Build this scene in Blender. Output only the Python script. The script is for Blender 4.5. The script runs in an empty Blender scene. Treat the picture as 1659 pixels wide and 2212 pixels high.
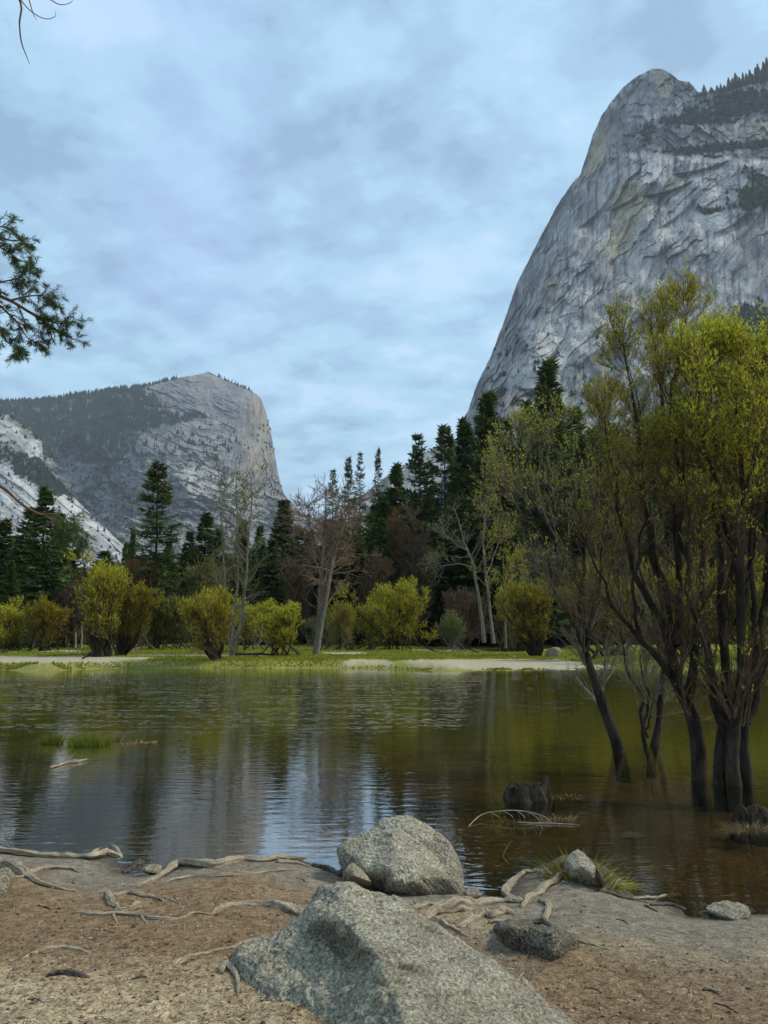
import bpy, bmesh, math
import numpy as np
from mathutils import Vector, Matrix
R_ = math.radians
scene = bpy.context.scene
COL = scene.collection

# ---------------------------------------------------------------- camera
# picture frame used for measuring: 1659 x 2212, focal length 1661 in the same unit
FL, CX, CY, HOR, HC = 1661.0, 829.5, 1106.0, 1365.0, 2.1
PITCH = math.atan((HOR - CY) / FL)
cam_d = bpy.data.cameras.new('camera')
cam = bpy.data.objects.new('camera', cam_d); COL.objects.link(cam)
cam.location = (0, 0, HC); cam.rotation_euler = (math.pi/2 + PITCH, 0, 0)
cam_d.sensor_fit = 'VERTICAL'; cam_d.sensor_height = 24.0; cam_d.lens = 24.0*FL/2212.0
cam_d.clip_start = 0.05; cam_d.clip_end = 30000
scene.camera = cam

# ---------------------------------------------------------------- world, sun, exposure
SUN_EL, SUN_AZ = 45.0, 86.0       # azimuth measured clockwise from the view direction
w = bpy.data.worlds.new('World'); scene.world = w; w.use_nodes = True
nt = w.node_tree; nt.nodes.clear()
def wn(t, **k):
    n = nt.nodes.new(t)
    for a, b in k.items(): setattr(n, a, b)
    return n
L = nt.links.new
out = wn('ShaderNodeOutputWorld')
sky = wn('ShaderNodeTexSky', sky_type='NISHITA', sun_disc=False, sun_elevation=R_(SUN_EL), sun_rotation=R_(SUN_AZ))
sky.air_density = 1.0; sky.dust_density = 1.5
bg1 = wn('ShaderNodeBackground'); bg1.inputs['Strength'].default_value = 0.08
L(sky.outputs[0], bg1.inputs['Color'])
tc = wn('ShaderNodeTexCoord'); sep = wn('ShaderNodeSeparateXYZ'); L(tc.outputs['Generated'], sep.inputs[0])
def wm(op, a, b=None):
    n = wn('ShaderNodeMath', operation=op)
    for i, x in enumerate([a, b]):
        if x is None: continue
        if isinstance(x, (int, float)): n.inputs[i].default_value = x
        else: L(x, n.inputs[i])
    return n.outputs[0]
zz = wm('ADD', wm('MAXIMUM', sep.outputs[2], 0.0), 0.16)
cmb = wn('ShaderNodeCombineXYZ')
L(wm('DIVIDE', sep.outputs[0], zz), cmb.inputs[0]); L(wm('DIVIDE', sep.outputs[1], zz), cmb.inputs[1])
def wnoise(scale, detail, rough, dist, off):
    mp = wn('ShaderNodeMapping'); L(cmb.outputs[0], mp.inputs[0]); mp.inputs['Location'].default_value = off
    mp.inputs['Scale'].default_value = (1.0, 1.0, 1.0); mp.inputs['Rotation'].default_value = (0, 0, 0.5)
    n = wn('ShaderNodeTexNoise'); L(mp.outputs[0], n.inputs['Vector'])
    n.inputs['Scale'].default_value = scale; n.inputs['Detail'].default_value = detail
    n.inputs['Roughness'].default_value = rough; n.inputs['Distortion'].default_value = dist
    return n.outputs[0]
def wramp(f, stops):
    r = wn('ShaderNodeValToRGB'); L(f, r.inputs[0]); e = r.color_ramp.elements
    r.color_ramp.interpolation = 'EASE'
    while len(e) < len(stops): e.new(0.5)
    for i, (p, c) in enumerate(stops): e[i].position = p; e[i].color = (*c, 1)
    return r.outputs[0]
c_big = wnoise(1.1, 8, 0.52, 0.0, (6.1, 2.4, 0))
c_fine = wnoise(5.2, 8, 0.58, 0.0, (1.7, 2.2, 0))
mixf = wm('ADD', wm('MULTIPLY', c_big, 0.42), wm('MULTIPLY', c_fine, 0.58))
ccol = wramp(mixf, [(0.38, (0.165, 0.26, 0.355)), (0.45, (0.21, 0.33, 0.44)), (0.51, (0.25, 0.395, 0.50)), (0.60, (0.325, 0.45, 0.57))])
# lavender tint in some banks
tint = wramp(wnoise(0.55, 3, 0.5, 0, (9, 4, 0)), [(0.42, (0, 0, 0)), (0.62, (1, 1, 1))])
mx = wn('ShaderNodeMixRGB'); L(wm('MULTIPLY', tint, wm('MAXIMUM', wm('MINIMUM', wm('MULTIPLY', wm('ADD', sep.outputs[0], 0.08), -3.0), 0.75), 0.10)), mx.inputs[0]); L(ccol, mx.inputs[1]); mx.inputs[2].default_value = (0.25, 0.31, 0.52, 1)
bg2 = wn('ShaderNodeBackground'); L(mx.outputs[0], bg2.inputs['Color']); bg2.inputs['Strength'].default_value = 1.0
ms = wn('ShaderNodeMixShader'); ms.inputs[0].default_value = 0.88
L(bg1.outputs[0], ms.inputs[1]); L(bg2.outputs[0], ms.inputs[2]); L(ms.outputs[0], out.inputs[0])

sun_d = bpy.data.lights.new('sun', 'SUN'); sun_d.energy = 1.5; sun_d.angle = R_(10); sun_d.color = (1.0, 0.91, 0.77)
sun = bpy.data.objects.new('sun', sun_d); COL.objects.link(sun)
sdir = Vector((math.sin(R_(SUN_AZ))*math.cos(R_(SUN_EL)), math.cos(R_(SUN_AZ))*math.cos(R_(SUN_EL)), math.sin(R_(SUN_EL))))
sun.rotation_euler = sdir.to_track_quat('Z', 'Y').to_euler(); sun.location = (30, -20, 60)
scene.view_settings.view_transform = 'Standard'; scene.view_settings.look = 'None'
scene.view_settings.exposure = 1.05; scene.view_settings.gamma = 1.0
scene.cycles.transparent_max_bounces = 24; scene.cycles.max_bounces = 8

# ---------------------------------------------------------------- measuring
CP, SP = math.cos(PITCH), math.sin(PITCH)
def rays(px, py):
    dx = (np.asarray(px, float)-CX)/FL; dz = (CY-np.asarray(py, float))/FL
    return dx, CP - SP*dz, SP + CP*dz
def at_z(px, py, z=0.0):
    x, y, d = rays(px, py); t = (z-HC)/d
    return np.stack(np.broadcast_arrays(x*t, y*t, HC+d*t), -1)
def at_y(px, py, Y):
    x, y, d = rays(px, py); t = np.asarray(Y, float)/y
    return np.stack(np.broadcast_arrays(x*t, y*t, HC+d*t), -1)
def to_px(P):
    P = np.asarray(P); x, y, z = P[..., 0], P[..., 1], P[..., 2]-HC
    d = np.maximum(CP*y+SP*z, 1e-3); u = -SP*y+CP*z
    return CX+FL*x/d, CY-FL*u/d

# ---------------------------------------------------------------- noise
def _h(ix, iy, iz, s):
    n = (ix*374761393 + iy*668265263 + iz*2147483647 + s*974634777) & 0xFFFFFFFF
    n = ((n ^ (n >> 13))*1274126177) & 0xFFFFFFFF
    n = ((n ^ (n >> 16))*2246822519) & 0xFFFFFFFF
    return ((n ^ (n >> 15)) & 0xFFFFFF)/float(0xFFFFFF)
def vn(x, y, z=0.0, s=0):
    """2-D gradient noise, about -1..1; z only picks another sheet of it"""
    x, y = np.broadcast_arrays(np.asarray(x, float), np.asarray(y, float))
    z0 = int(np.floor(np.max(z))) if np.ndim(z) == 0 else 0
    if np.ndim(z): x = x+0.73*z; y = y+0.61*z                   # sheared third axis
    fx, fy = np.floor(x), np.floor(y); i, j = fx.astype(np.int64), fy.astype(np.int64); u, v = x-fx, y-fy
    def g(a, b):
        t = _h(i+a, j+b, z0, s)*2*np.pi; return np.cos(t)*(u-a)+np.sin(t)*(v-b)
    su = u*u*u*(u*(u*6-15)+10); sv = v*v*v*(v*(v*6-15)+10)
    return ((g(0,0)*(1-su)+g(1,0)*su)*(1-sv)+(g(0,1)*(1-su)+g(1,1)*su)*sv)*1.55
def cells(x, y, s=0):
    """broken slabs: tilted facets with cracks between; returns facet height, crack, per-cell random"""
    fx, fy = np.floor(x), np.floor(y); i, j = fx.astype(np.int64), fy.astype(np.int64)
    d1 = np.full(x.shape, 9.); d2 = d1.copy(); h = np.zeros(x.shape); rr = np.zeros(x.shape)
    for a in (-1, 0, 1):
        for b in (-1, 0, 1):
            qx = fx+a+_h(i+a, j+b, 0, s); qy = fy+b+_h(i+a, j+b, 1, s); dx, dy = x-qx, y-qy; d = np.hypot(dx, dy)
            r1, r2, r3 = _h(i+a, j+b, 2, s), _h(i+a, j+b, 3, s), _h(i+a, j+b, 4, s)
            n = d < d1; d2 = np.where(n, d1, np.minimum(d2, d)); d1 = np.where(n, d, d1)
            h = np.where(n, dx*(r1-.5)*2+dy*(r2-.2)*2+r3*.8, h); rr = np.where(n, r3, rr)
    return h, sst(0, .09, d2-d1), rr
def fbm(x, y, z=0.0, o=4, s=0, g=0.5):
    a, t, n = 1.0, 0.0, 0.0; r = 0
    for q in range(o):
        f = 2.03**q
        r = r + a*vn(x*f+q*17.3, y*f-q*9.1, z*f, s+q); n += a; a *= g
    return r/n
def ridge(x, y, z=0.0, o=4, s=0, g=0.5):
    a, n = 1.0, 0.0; r = 0
    for q in range(o):
        f = 2.03**q
        r = r + a*(1-np.abs(vn(x*f+q*7.3, y*f-q*3.1, z*f, s+q))*2); n += a; a *= g
    return r/n
def sst(a, b, x):
    t = np.clip((x-a)/(b-a), 0, 1); return t*t*(3-2*t)

# ---------------------------------------------------------------- meshes
def mesh(name, V, F, mat=None, smooth=False, attr=None, col=None):
    """V (n,3); F array (m,k) or list of such arrays; attr per-vertex float 'v'; col per-vertex rgb 'Col'"""
    Fs = F if isinstance(F, list) else [F]
    Fs = [np.asarray(f, np.int32) for f in Fs if len(f)]
    me = bpy.data.meshes.new(name); V = np.ascontiguousarray(V, np.float32)
    me.vertices.add(len(V)); me.vertices.foreach_set('co', V.ravel())
    loops = np.concatenate([f.ravel() for f in Fs]); tot = np.concatenate([np.full(len(f), f.shape[1], np.int32) for f in Fs])
    st = np.concatenate([[0], np.cumsum(tot)[:-1]]).astype(np.int32)
    me.loops.add(len(loops)); me.loops.foreach_set('vertex_index', loops)
    me.polygons.add(len(tot)); me.polygons.foreach_set('loop_start', st); me.polygons.foreach_set('loop_total', tot)
    me.polygons.foreach_set('use_smooth', np.full(len(tot), smooth, bool))
    if attr is not None:
        a = me.attributes.new('v', 'FLOAT', 'POINT'); a.data.foreach_set('value', np.ascontiguousarray(attr, np.float32))
    if col is not None:
        a = me.attributes.new('Col', 'FLOAT_COLOR', 'POINT')
        c = np.ones((len(V), 4), np.float32); c[:, :3] = col; a.data.foreach_set('color', c.ravel())
    me.update(calc_edges=True)
    if mat: me.materials.append(mat)
    return me
def obj(name, me, parent=None, loc=None):
    o = bpy.data.objects.new(name, me); COL.objects.link(o)
    if parent is not None: o.parent = parent
    if loc is not None: o.location = tuple(float(q) for q in loc)
    return o
def tag(o, label=None, cat=None, group=None, kind=None):
    if label: o['label'] = label
    if cat: o['category'] = cat
    if group: o['group'] = group
    if kind: o['kind'] = kind
    return o
class Geo:
    def __init__(s): s.V = []; s.F = {}; s.n = 0; s.A = []
    def add(s, V, F, a=0.5):
        V = np.asarray(V, float).reshape(-1, 3); F = np.asarray(F)
        s.V.append(V); s.F.setdefault(F.shape[1], []).append(F+s.n); s.n += len(V)
        s.A.append(np.broadcast_to(np.asarray(a, float), (len(V),)).copy())
    def me(s, name, mat, smooth=False, col=None):
        return mesh(name, np.concatenate(s.V), [np.concatenate(f) for f in s.F.values()], mat, smooth, np.concatenate(s.A), col)
def nrm(a): return a/np.maximum(np.linalg.norm(a, axis=-1, keepdims=True), 1e-9)
def tubes(P, R, sides=4, rough=0.0, rng=None, a=0.5, cap=False):
    P = np.asarray(P, float); N, K = P.shape[:2]; R = np.broadcast_to(R, (N, K))
    T = nrm(np.gradient(P, axis=1)); av = nrm(P[:, -1]-P[:, 0])
    ref = np.where(np.abs(av[:, 2:3]) > 0.8, np.array([[1., 0, 0]]), np.array([[0, 0, 1.]]))[:, None, :]
    A = nrm(np.cross(T, ref)); B = np.cross(T, A)
    th = np.arange(sides)*2*np.pi/sides
    rr = R[:, :, None]*np.ones(sides)
    if rough and rng is not None: rr = rr*(1+rough*(rng.random((N, K, sides))*2-1))
    V = P[:, :, None, :] + rr[..., None]*(np.cos(th)[None, None, :, None]*A[:, :, None, :]+np.sin(th)[None, None, :, None]*B[:, :, None, :])
    i = np.arange(N)[:, None, None]*K*sides; k = np.arange(K-1)[None, :, None]*sides; s = np.arange(sides)[None, None, :]; s2 = (s+1) % sides
    F = np.stack(np.broadcast_arrays(i+k+s, i+k+s2, i+k+sides+s2, i+k+sides+s), -1).reshape(-1, 4)
    av_ = np.repeat(np.broadcast_to(a, (N,)), K*sides) if np.ndim(a) else a
    return V.reshape(-1, 3), F, av_
def rhombi(B, D, W, Lg, Wd, fold=0.0):
    """leaf shapes: base B, unit direction D, unit side W, length Lg, width Wd"""
    Lg = np.asarray(Lg)[..., None]; Wd = np.asarray(Wd)[..., None]
    m = B+D*Lg*0.45
    V = np.stack([B, m+W*Wd*0.5, B+D*Lg, m-W*Wd*0.5], 1)
    n = len(B); return V.reshape(-1, 3), np.arange(n*4).reshape(n, 4)
def smooth_path(pts, K, rng=None, wob=0.0):
    """Catmull-Rom through pts -> K points"""
    p = np.asarray(pts, float); p = np.vstack([2*p[0]-p[1], p, 2*p[-1]-p[-2]]); n = len(p)-3
    t = np.linspace(0, n-1e-6, K); i = t.astype(int); f = (t-i)[:, None]
    a, b, c, d = p[i], p[i+1], p[i+2], p[i+3]
    r = 0.5*((2*b)+(-a+c)*f+(2*a-5*b+4*c-d)*f*f+(-a+3*b-3*c+d)*f**3)
    if wob and rng is not None: r = r+rng.normal(0, wob, r.shape)
    return r
def path_sample(P, idx, t):
    K = P.shape[1]; f = t*(K-1); i = np.minimum(f.astype(int), K-2); u = (f-i)[:, None]
    a, b = P[idx, i], P[idx, i+1]
    return a*(1-u)+b*u, nrm(b-a)
def spawn(P, R, M, t0, t1, ang, Lg, up, wob, rs, K, rng, power=1.0, taper=0.25, lenfall=0.5, rmin=0.0):
    """grow M children on every parent polyline"""
    N = len(P); idx = np.repeat(np.arange(N), M); t = t0+(t1-t0)*rng.random(N*M)**power
    pos, d = path_sample(P, idx, t); r0 = R[idx, np.minimum((t*(R.shape[1]-1)).astype(int), R.shape[1]-1)]
    per = nrm(np.cross(d, rng.normal(size=d.shape)))
    an = R_(ang)*(0.6+0.8*rng.random(len(t)))[:, None]
    dr = nrm(d*np.cos(an)+per*np.sin(an))
    ln = Lg*(0.55+0.75*rng.random(len(t)))*(1-lenfall*t)
    C = np.zeros((len(t), K, 3)); C[:, 0] = pos; cur = dr
    for k in range(1, K):
        cur = nrm(cur+np.array([0, 0, up/(K-1)])+rng.normal(0, wob, cur.shape))
        C[:, k] = C[:, k-1]+cur*(ln/(K-1))[:, None]
    rr = np.maximum(r0*rs, rmin)[:, None]*np.linspace(1, taper, K)[None, :]
    return C, rr

# ---------------------------------------------------------------- materials
class MN:
    def __init__(s, name):
        s.m = bpy.data.materials.new(name); s.m.use_nodes = True; s.t = s.m.node_tree; s.t.nodes.clear()
        s.out = s.n('ShaderNodeOutputMaterial')
    def n(s, t, **k):
        q = s.t.nodes.new(t)
        for a, b in k.items(): setattr(q, a, b)
        return q
    def l(s, a, b): s.t.links.new(a, b)
    def coord(s, sc=(1, 1, 1), kind='Object', rot=(0, 0, 0)):
        c = s.n('ShaderNodeTexCoord'); m = s.n('ShaderNodeMapping'); s.l(c.outputs[kind], m.inputs[0]); m.inputs['Scale'].default_value = sc
        m.inputs['Rotation'].default_value = rot
        return m.outputs[0]
    def noise(s, v, scale, detail=4, rough=0.55, dist=0.0):
        q = s.n('ShaderNodeTexNoise'); s.l(v, q.inputs['Vector']); q.inputs['Scale'].default_value = scale; q.inputs['Detail'].default_value = detail
        q.inputs['Roughness'].default_value = rough; q.inputs['Distortion'].default_value = dist; return q.outputs[0]
    def ramp(s, f, stops, interp='LINEAR'):
        r = s.n('ShaderNodeValToRGB'); s.l(f, r.inputs[0]); e = r.color_ramp.elements; r.color_ramp.interpolation = interp
        while len(e) < len(stops): e.new(0.5)
        for i, (p, c) in enumerate(stops):
            e[i].position = p; e[i].color = (*c, 1) if isinstance(c, tuple) else (c, c, c, 1)
        return r.outputs[0]
    def mix(s, f, a, b, mode='MIX'):
        q = s.n('ShaderNodeMixRGB', blend_type=mode)
        for i, x in enumerate([f, a, b]):
            if isinstance(x, (int, float)): q.inputs[i].default_value = x if i == 0 else (x, x, x, 1)
            elif isinstance(x, tuple): q.inputs[i].default_value = (*x, 1)
            else: s.l(x, q.inputs[i])
        return q.outputs[0]
    def math(s, op, a, b=None, c=None):
        q = s.n('ShaderNodeMath', operation=op)
        for i, x in enumerate([a, b, c]):
            if x is None: continue
            if isinstance(x, (int, float)): q.inputs[i].default_value = x
            else: s.l(x, q.inputs[i])
        return q.outputs[0]
    def bump(s, h, strength, dist, normal=None):
        q = s.n('ShaderNodeBump'); q.inputs['Strength'].default_value = strength; q.inputs['Distance'].default_value = dist; s.l(h, q.inputs['Height'])
        if normal: s.l(normal, q.inputs['Normal'])
        return q.outputs[0]
    def attr(s, name, out='Fac'):
        q = s.n('ShaderNodeAttribute'); q.attribute_name = name; return q.outputs[out]
    def pbr(s, col, rough=0.9, normal=None, spec=0.3):
        b = s.n('ShaderNodeBsdfPrincipled')
        if isinstance(col, tuple): b.inputs['Base Color'].default_value = (*col, 1)
        else: s.l(col, b.inputs['Base Color'])
        if isinstance(rough, (int, float)): b.inputs['Roughness'].default_value = rough
        else: s.l(rough, b.inputs['Roughness'])
        b.inputs['Specular IOR Level'].default_value = spec
        if normal: s.l(normal, b.inputs['Normal'])
        s.l(b.outputs[0], s.out.inputs[0]); return s.m
def mat_leaf(name, c1, c2, c3, trans=0.3):
    m = MN(name); v = m.attr('v'); oi = m.n('ShaderNodeObjectInfo')
    c = m.ramp(v, [(0.0, c1), (0.5, c2), (1.0, c3)])
    hs = m.n('ShaderNodeHueSaturation'); m.l(c, hs.inputs['Color'])
    m.l(m.math('MULTIPLY_ADD', oi.outputs['Random'], 0.03, 0.485), hs.inputs['Hue'])
    m.l(m.math('MULTIPLY_ADD', oi.outputs['Random'], 0.4, 0.8), hs.inputs['Value'])
    d = m.n('ShaderNodeBsdfDiffuse'); t = m.n('ShaderNodeBsdfTranslucent'); mx = m.n('ShaderNodeMixShader'); mx.inputs[0].default_value = trans
    m.l(hs.outputs[0], d.inputs[0]); m.l(hs.outputs[0], t.inputs[0]); m.l(d.outputs[0], mx.inputs[1]); m.l(t.outputs[0], mx.inputs[2]); m.l(mx.outputs[0], m.out.inputs[0])
    return m.m
def mat_bark(name, c1, c2, scale=8, bump=0.5, dist=0.02, sc=(1, 1, 0.3), moss=None):
    m = MN(name); v = m.coord(sc); n1 = m.noise(v, scale, 6, 0.65); n2 = m.noise(v, scale*5, 3, 0.6)
    c = m.ramp(n1, [(0.35, c1), (0.65, c2)]); c = m.mix(m.math('MULTIPLY', n2, 0.5), c, tuple(x*0.4 for x in c1))
    if moss:
        n3 = m.noise(m.coord(), scale*0.4, 4, 0.6); c = m.mix(m.ramp(n3, [(0.5, 0.0), (0.62, 0.8)]), c, moss)
    return m.pbr(c, 0.92, m.bump(m.math('ADD', n1, m.math('MULTIPLY', n2, 0.4)), bump, dist), 0.15)
# ================================================================ GROUND (one sheet)
def px_line(pts, z=0.0):
    a = np.array(pts, float); return at_z(a[:, 0], a[:, 1], z)[:, :2]
NEAR = px_line([(-900,1800),(-300,1822),(0,1838),(140,1852),(235,1850),(262,1866),(268,1884),(300,1893),(335,1888),(360,1870),(430,1862),(560,1852),(650,1858),(690,1872),(740,1890),(860,1925),(1000,1927),(1060,1937),(1087,1941),(1090,1915),(1117,1889),(1149,1877),(1190,1862),(1215,1848),(1260,1846),(1320,1880),(1352,1905),(1364,1937),(1425,1947),(1473,1966),(1485,1982),(1530,1984),(1554,1976),(1659,1976),(1900,1985),(2600,1960)])
FAR = px_line([(-900,1452),(0,1447),(60,1450),(120,1449),(200,1445),(300,1443),(420,1442.5),(560,1444),(640,1443),(820,1443.5),(950,1449),(960,1450),(1100,1449),(1240,1448),(1340,1445),(1500,1443),(1700,1441),(2600,1436)])
LAKE = np.vstack([NEAR, FAR[::-1]])
def seg_dist(X, Y, L_):
    d = np.full(X.shape, 1e9)
    for i in range(len(L_)-1):
        a, b = L_[i], L_[i+1]; ab = b-a; q = np.clip(((X-a[0])*ab[0]+(Y-a[1])*ab[1])/(ab@ab), 0, 1)
        d = np.minimum(d, np.hypot(X-a[0]-q*ab[0], Y-a[1]-q*ab[1]))
    return d
def inside(X, Y, poly):
    c = np.zeros(X.shape, bool); n = len(poly)
    for i in range(n):
        a, b = poly[i], poly[(i+1) % n]
        if a[1] == b[1]: continue
        k = ((a[1] > Y) != (b[1] > Y)); xi = (b[0]-a[0])*(Y-a[1])/(b[1]-a[1])+a[0]
        c ^= k & (X < xi)
    return c
POOLS = [(1040, 1310, 1406.5, 4.0), (1300, 1700, 1409, 4.5), (700, 830, 1402, 0.9)]   # dark backwater strips in the meadow
def ground_z(X, Y):
    X, Y = np.broadcast_arrays(np.asarray(X, float), np.asarray(Y, float))
    dn, df = seg_dist(X, Y, NEAR), seg_dist(X, Y, FAR)
    ins = inside(X, Y, LAKE); near = (~ins) & (dn < df)
    zn = 0.42*(1-np.exp(-dn/2.4))+0.015*np.clip(dn, 0, .3)/.3
    zn = zn+0.022*fbm(X*1.3, Y*1.3, o=4, s=3)*np.clip(dn*1.5, 0, 1)+0.008*fbm(X*7, Y*7, o=3, s=9)*np.clip(dn*3, 0, 1)
    zn = zn+np.where(near & (np.abs(X) > 6), 0.02*(np.abs(X)-6), 0)
    steep = 1-sst(3, 6, X)*(1-sst(13.5, 16, X))
    zf = (0.28*steep+0.12)*sst(0, 1.0+4*(1-steep), df)+0.09*fbm(X*0.25, Y*0.25, o=4, s=5)*np.clip(df*0.5, 0, 1)+0.11*fbm(X*1.1, Y*.9, o=3, s=6)*sst(0, 0.8, df)*(1-sst(3, 9, df))
    zf = zf+np.maximum(Y-90, 0)*0.008+np.maximum(Y-160, 0)*0.03
    zb = -np.minimum(0.10*dn**0.85, np.minimum(0.14*df, 1.15))+0.04*fbm(X*0.8, Y*0.8, o=3, s=11)*np.clip(dn, 0, 1)
    z = np.where(ins, zb, np.where(near, zn, zf))
    px, py = to_px(np.stack([X, Y, np.full_like(X, 0.0)], -1))
    for a, b, c, hgt in POOLS:
        e = ((px-(a+b)/2)/((b-a)/2))**4+((py-c-1.2*vn(px*.02, 3.3))/hgt)**2
        z = np.where((~ins) & (Y > 40) & (e < 1.6), z-0.75*(1-sst(0.3, 1.5, e)), z)
    return z
def gz(x, y): return float(ground_z(np.array([x]), np.array([y]))[0])
def on_ground(px, py, it=6):
    """points where pixel rays meet the ground"""
    px, py = np.asarray(px, float), np.asarray(py, float); z = np.full(np.broadcast(px, py).shape, 0.2)
    for _ in range(it):
        P = at_z(px, py, z); z = 0.5*z+0.5*ground_z(P[..., 0], P[..., 1])
    return at_z(px, py, z)

th = np.concatenate([np.linspace(-180, -40, 50)[:-1], np.linspace(-40, 40, 760), np.linspace(40, 180, 50)[1:]])*math.pi/180
rad = np.concatenate([[0.02], np.geomspace(0.5, 6500, 780)])
TH, RD = np.meshgrid(th, rad); GX, GY = RD*np.sin(TH), RD*np.cos(TH)
GZ = ground_z(GX, GY)
GZ = np.where(GY < 0, np.minimum(GZ, 0.6), GZ)
GZ = np.where(RD > 300, 4+np.minimum((RD-300)*0.002, 8), GZ)
px, py = to_px(np.stack([GX, GY, GZ], -1)); px = np.where(GY > 0.3, px, -999)
dn, df = seg_dist(GX, GY, NEAR), seg_dist(GX, GY, FAR); ins = inside(GX, GY, LAKE); near = (~ins) & (dn < df)
def lerp(a, b, t): return a*(1-t[..., None])+b*t[..., None]
c3 = lambda *a: np.array(a)
n1 = fbm(GX*0.9, GY*0.9, o=5, s=21); n2 = fbm(GX*4, GY*4, o=4, s=22); n3 = fbm(GX*0.35, GY*0.35, o=4, s=23)
rust, tan, silt, wet = c3(.205, .135, .072), c3(.40, .315, .19), c3(.175, .148, .108), c3(.075, .062, .045)
left = 1-sst(380, 1080, px+120*n1); low = sst(2040, 2170, py+60*n1)
colr = lerp(np.broadcast_to(silt, GX.shape+(3,)), tan*0.72, sst(-.3, .6, n1))
colr = lerp(colr, rust, np.clip(sst(0.25, 1.0, dn+0.5*n1)*left*1.1+0.55*sst(0.9, 1.8, dn+.3*n1)*(1-left)*sst(1080, 1000, 1100-np.abs(px-1100)), 0, 1))
colr = lerp(colr, rust*0.95, np.clip(sst(1.3, 2.0, dn+0.5*n1)*(1-left)*0.8, 0, 1))
colr = lerp(colr, tan, low*left*0.85)
colr = lerp(colr, silt*1.05, (1-sst(0.5, 1.1, dn+0.35*n1))*(0.8))
colr = lerp(colr, wet, (1-sst(0.02, 0.28, dn+0.12*n1)))
colr = colr*(1+0.25*n2[..., None])
# lake bed
olive, brown, mud = c3(.21, .19, .032), c3(.16, .092, .032), c3(.022, .020, .012)
ob = lerp(np.broadcast_to(brown, GX.shape+(3,)), olive, sst(4.5, 13, dn+3*n3+2*n1))
ob = lerp(ob, mud, np.clip(sst(0.05, 0.5, fbm(GX*0.22, GY*0.22, o=4, s=31))*0.75+0.3*sst(0.1, .5, n1), 0, 1)*(0.45+.55*sst(25, 8, GY)))
ob = ob*(1+.55*fbm(GX*1.6, GY*1.6, o=5, s=33, g=.6)[..., None])
ob = lerp(ob, mud*2.2, 0.75*sst(7, 4, dn)*sst(-.5, -4, GX))      # dark silt off the left bank
ob = lerp(ob, wet*0.9, 1-sst(0.0, 0.5, dn))
# far meadow
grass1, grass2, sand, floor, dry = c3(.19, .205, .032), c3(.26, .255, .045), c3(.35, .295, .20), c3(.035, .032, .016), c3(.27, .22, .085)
fm = lerp(np.broadcast_to(grass1, GX.shape+(3,)), grass2, sst(-.4, .5, fbm(GX*.3, GY*.15, o=4, s=41)))
sm = np.zeros(GX.shape)
for (x0, x1, y0, y1) in [(-300, 330, 1417, 1433), (250, 640, 1414, 1418.5), (735, 850, 1424, 1441), (845, 1260, 1424, 1447), (690, 790, 1409, 1414), (880, 1000, 1403, 1406.5), (1180, 1330, 1436, 1449), (60, 180, 1405, 1409), (560, 760, 1410, 1413)]:
    pxs = px-(py-1424)*4.5 if x0 == 845 else px
    e = np.abs((pxs-(x0+x1)/2)/((x1-x0)/2))**3+np.abs((py-(y0+y1)/2)/((y1-y0)/2))**3
    sm = np.maximum(sm, 1-sst(0.55, 1.25, e+1.0*fbm(GX*.35, GY*.25, o=4, s=43)))
fm = lerp(fm, dry*.75, (1-sst(0.1, 1.3, df+.8*n1))*0.7*sst(-.4, .2, n2+.2))
fm = lerp(fm, sand, sm*(~ins))
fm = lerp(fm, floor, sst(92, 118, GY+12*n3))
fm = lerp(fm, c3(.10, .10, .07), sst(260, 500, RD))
colr = np.where(ins[..., None], ob, np.where(near[..., None], colr, fm))
colr = np.where(((~ins) & (~near) & (GZ < 0))[..., None], c3(.035, .028, .015), colr)
nr, nc = GX.shape; idx = np.arange(nr*nc).reshape(nr, nc)
F = np.stack([idx[:-1, :-1], idx[:-1, 1:], idx[1:, 1:], idx[1:, :-1]], -1).reshape(-1, 4)[:, ::-1]
m = MN('ground'); vc = m.attr('Col', 'Color'); v = m.coord()
nA = m.noise(v, 14, 8, 0.7); nB = m.noise(v, 70, 4, 0.7); nC = m.noise(v, 3, 5, 0.6)
vo = m.n('ShaderNodeTexVoronoi'); m.l(v, vo.inputs['Vector']); vo.inputs['Scale'].default_value = 55
c = m.mix(1.0, vc, m.ramp(nA, [(0.3, 0.45), (0.5, 0.95), (0.7, 1.5)]), 'MULTIPLY')
c = m.mix(1.0, c, m.ramp(nB, [(0.35, 0.55), (0.5, 1.0), (0.65, 1.5)]), 'MULTIPLY')
c = m.mix(0.35, c, m.mix(1.0, c, m.ramp(vo.outputs['Distance'], [(0.0, 0.3), (0.5, 1.5)]), 'MULTIPLY'))
hgt = m.math('ADD', m.math('MULTIPLY', nA, 1.0), m.math('MULTIPLY', nB, 0.35))
ground_mat = m.pbr(c, 0.95, m.bump(hgt, 0.7, 0.03), 0.2)
V = np.stack([GX, GY, GZ], -1).reshape(-1, 3)
tag(obj('ground', mesh('ground', V, F, ground_mat, True, col=colr.reshape(-1, 3))), kind='structure')

# ================================================================ WATER
m = MN('water')
geo = m.n('ShaderNodeNewGeometry'); sp_ = m.n('ShaderNodeSeparateXYZ'); m.l(geo.outputs['Position'], sp_.inputs[0])
v1 = m.coord((1.0, 3.2, 1), rot=(0, 0, 0.06)); v2 = m.coord((1, 2.2, 1), rot=(0, 0, -0.25))
r1 = m.noise(v1, 2.2, 3, 0.5, 0.3); r2 = m.noise(v2, 7.0, 2, 0.5, 0.4); r3 = m.noise(m.coord((1, 1.6, 1)), 0.35, 2, 0.5)
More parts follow.
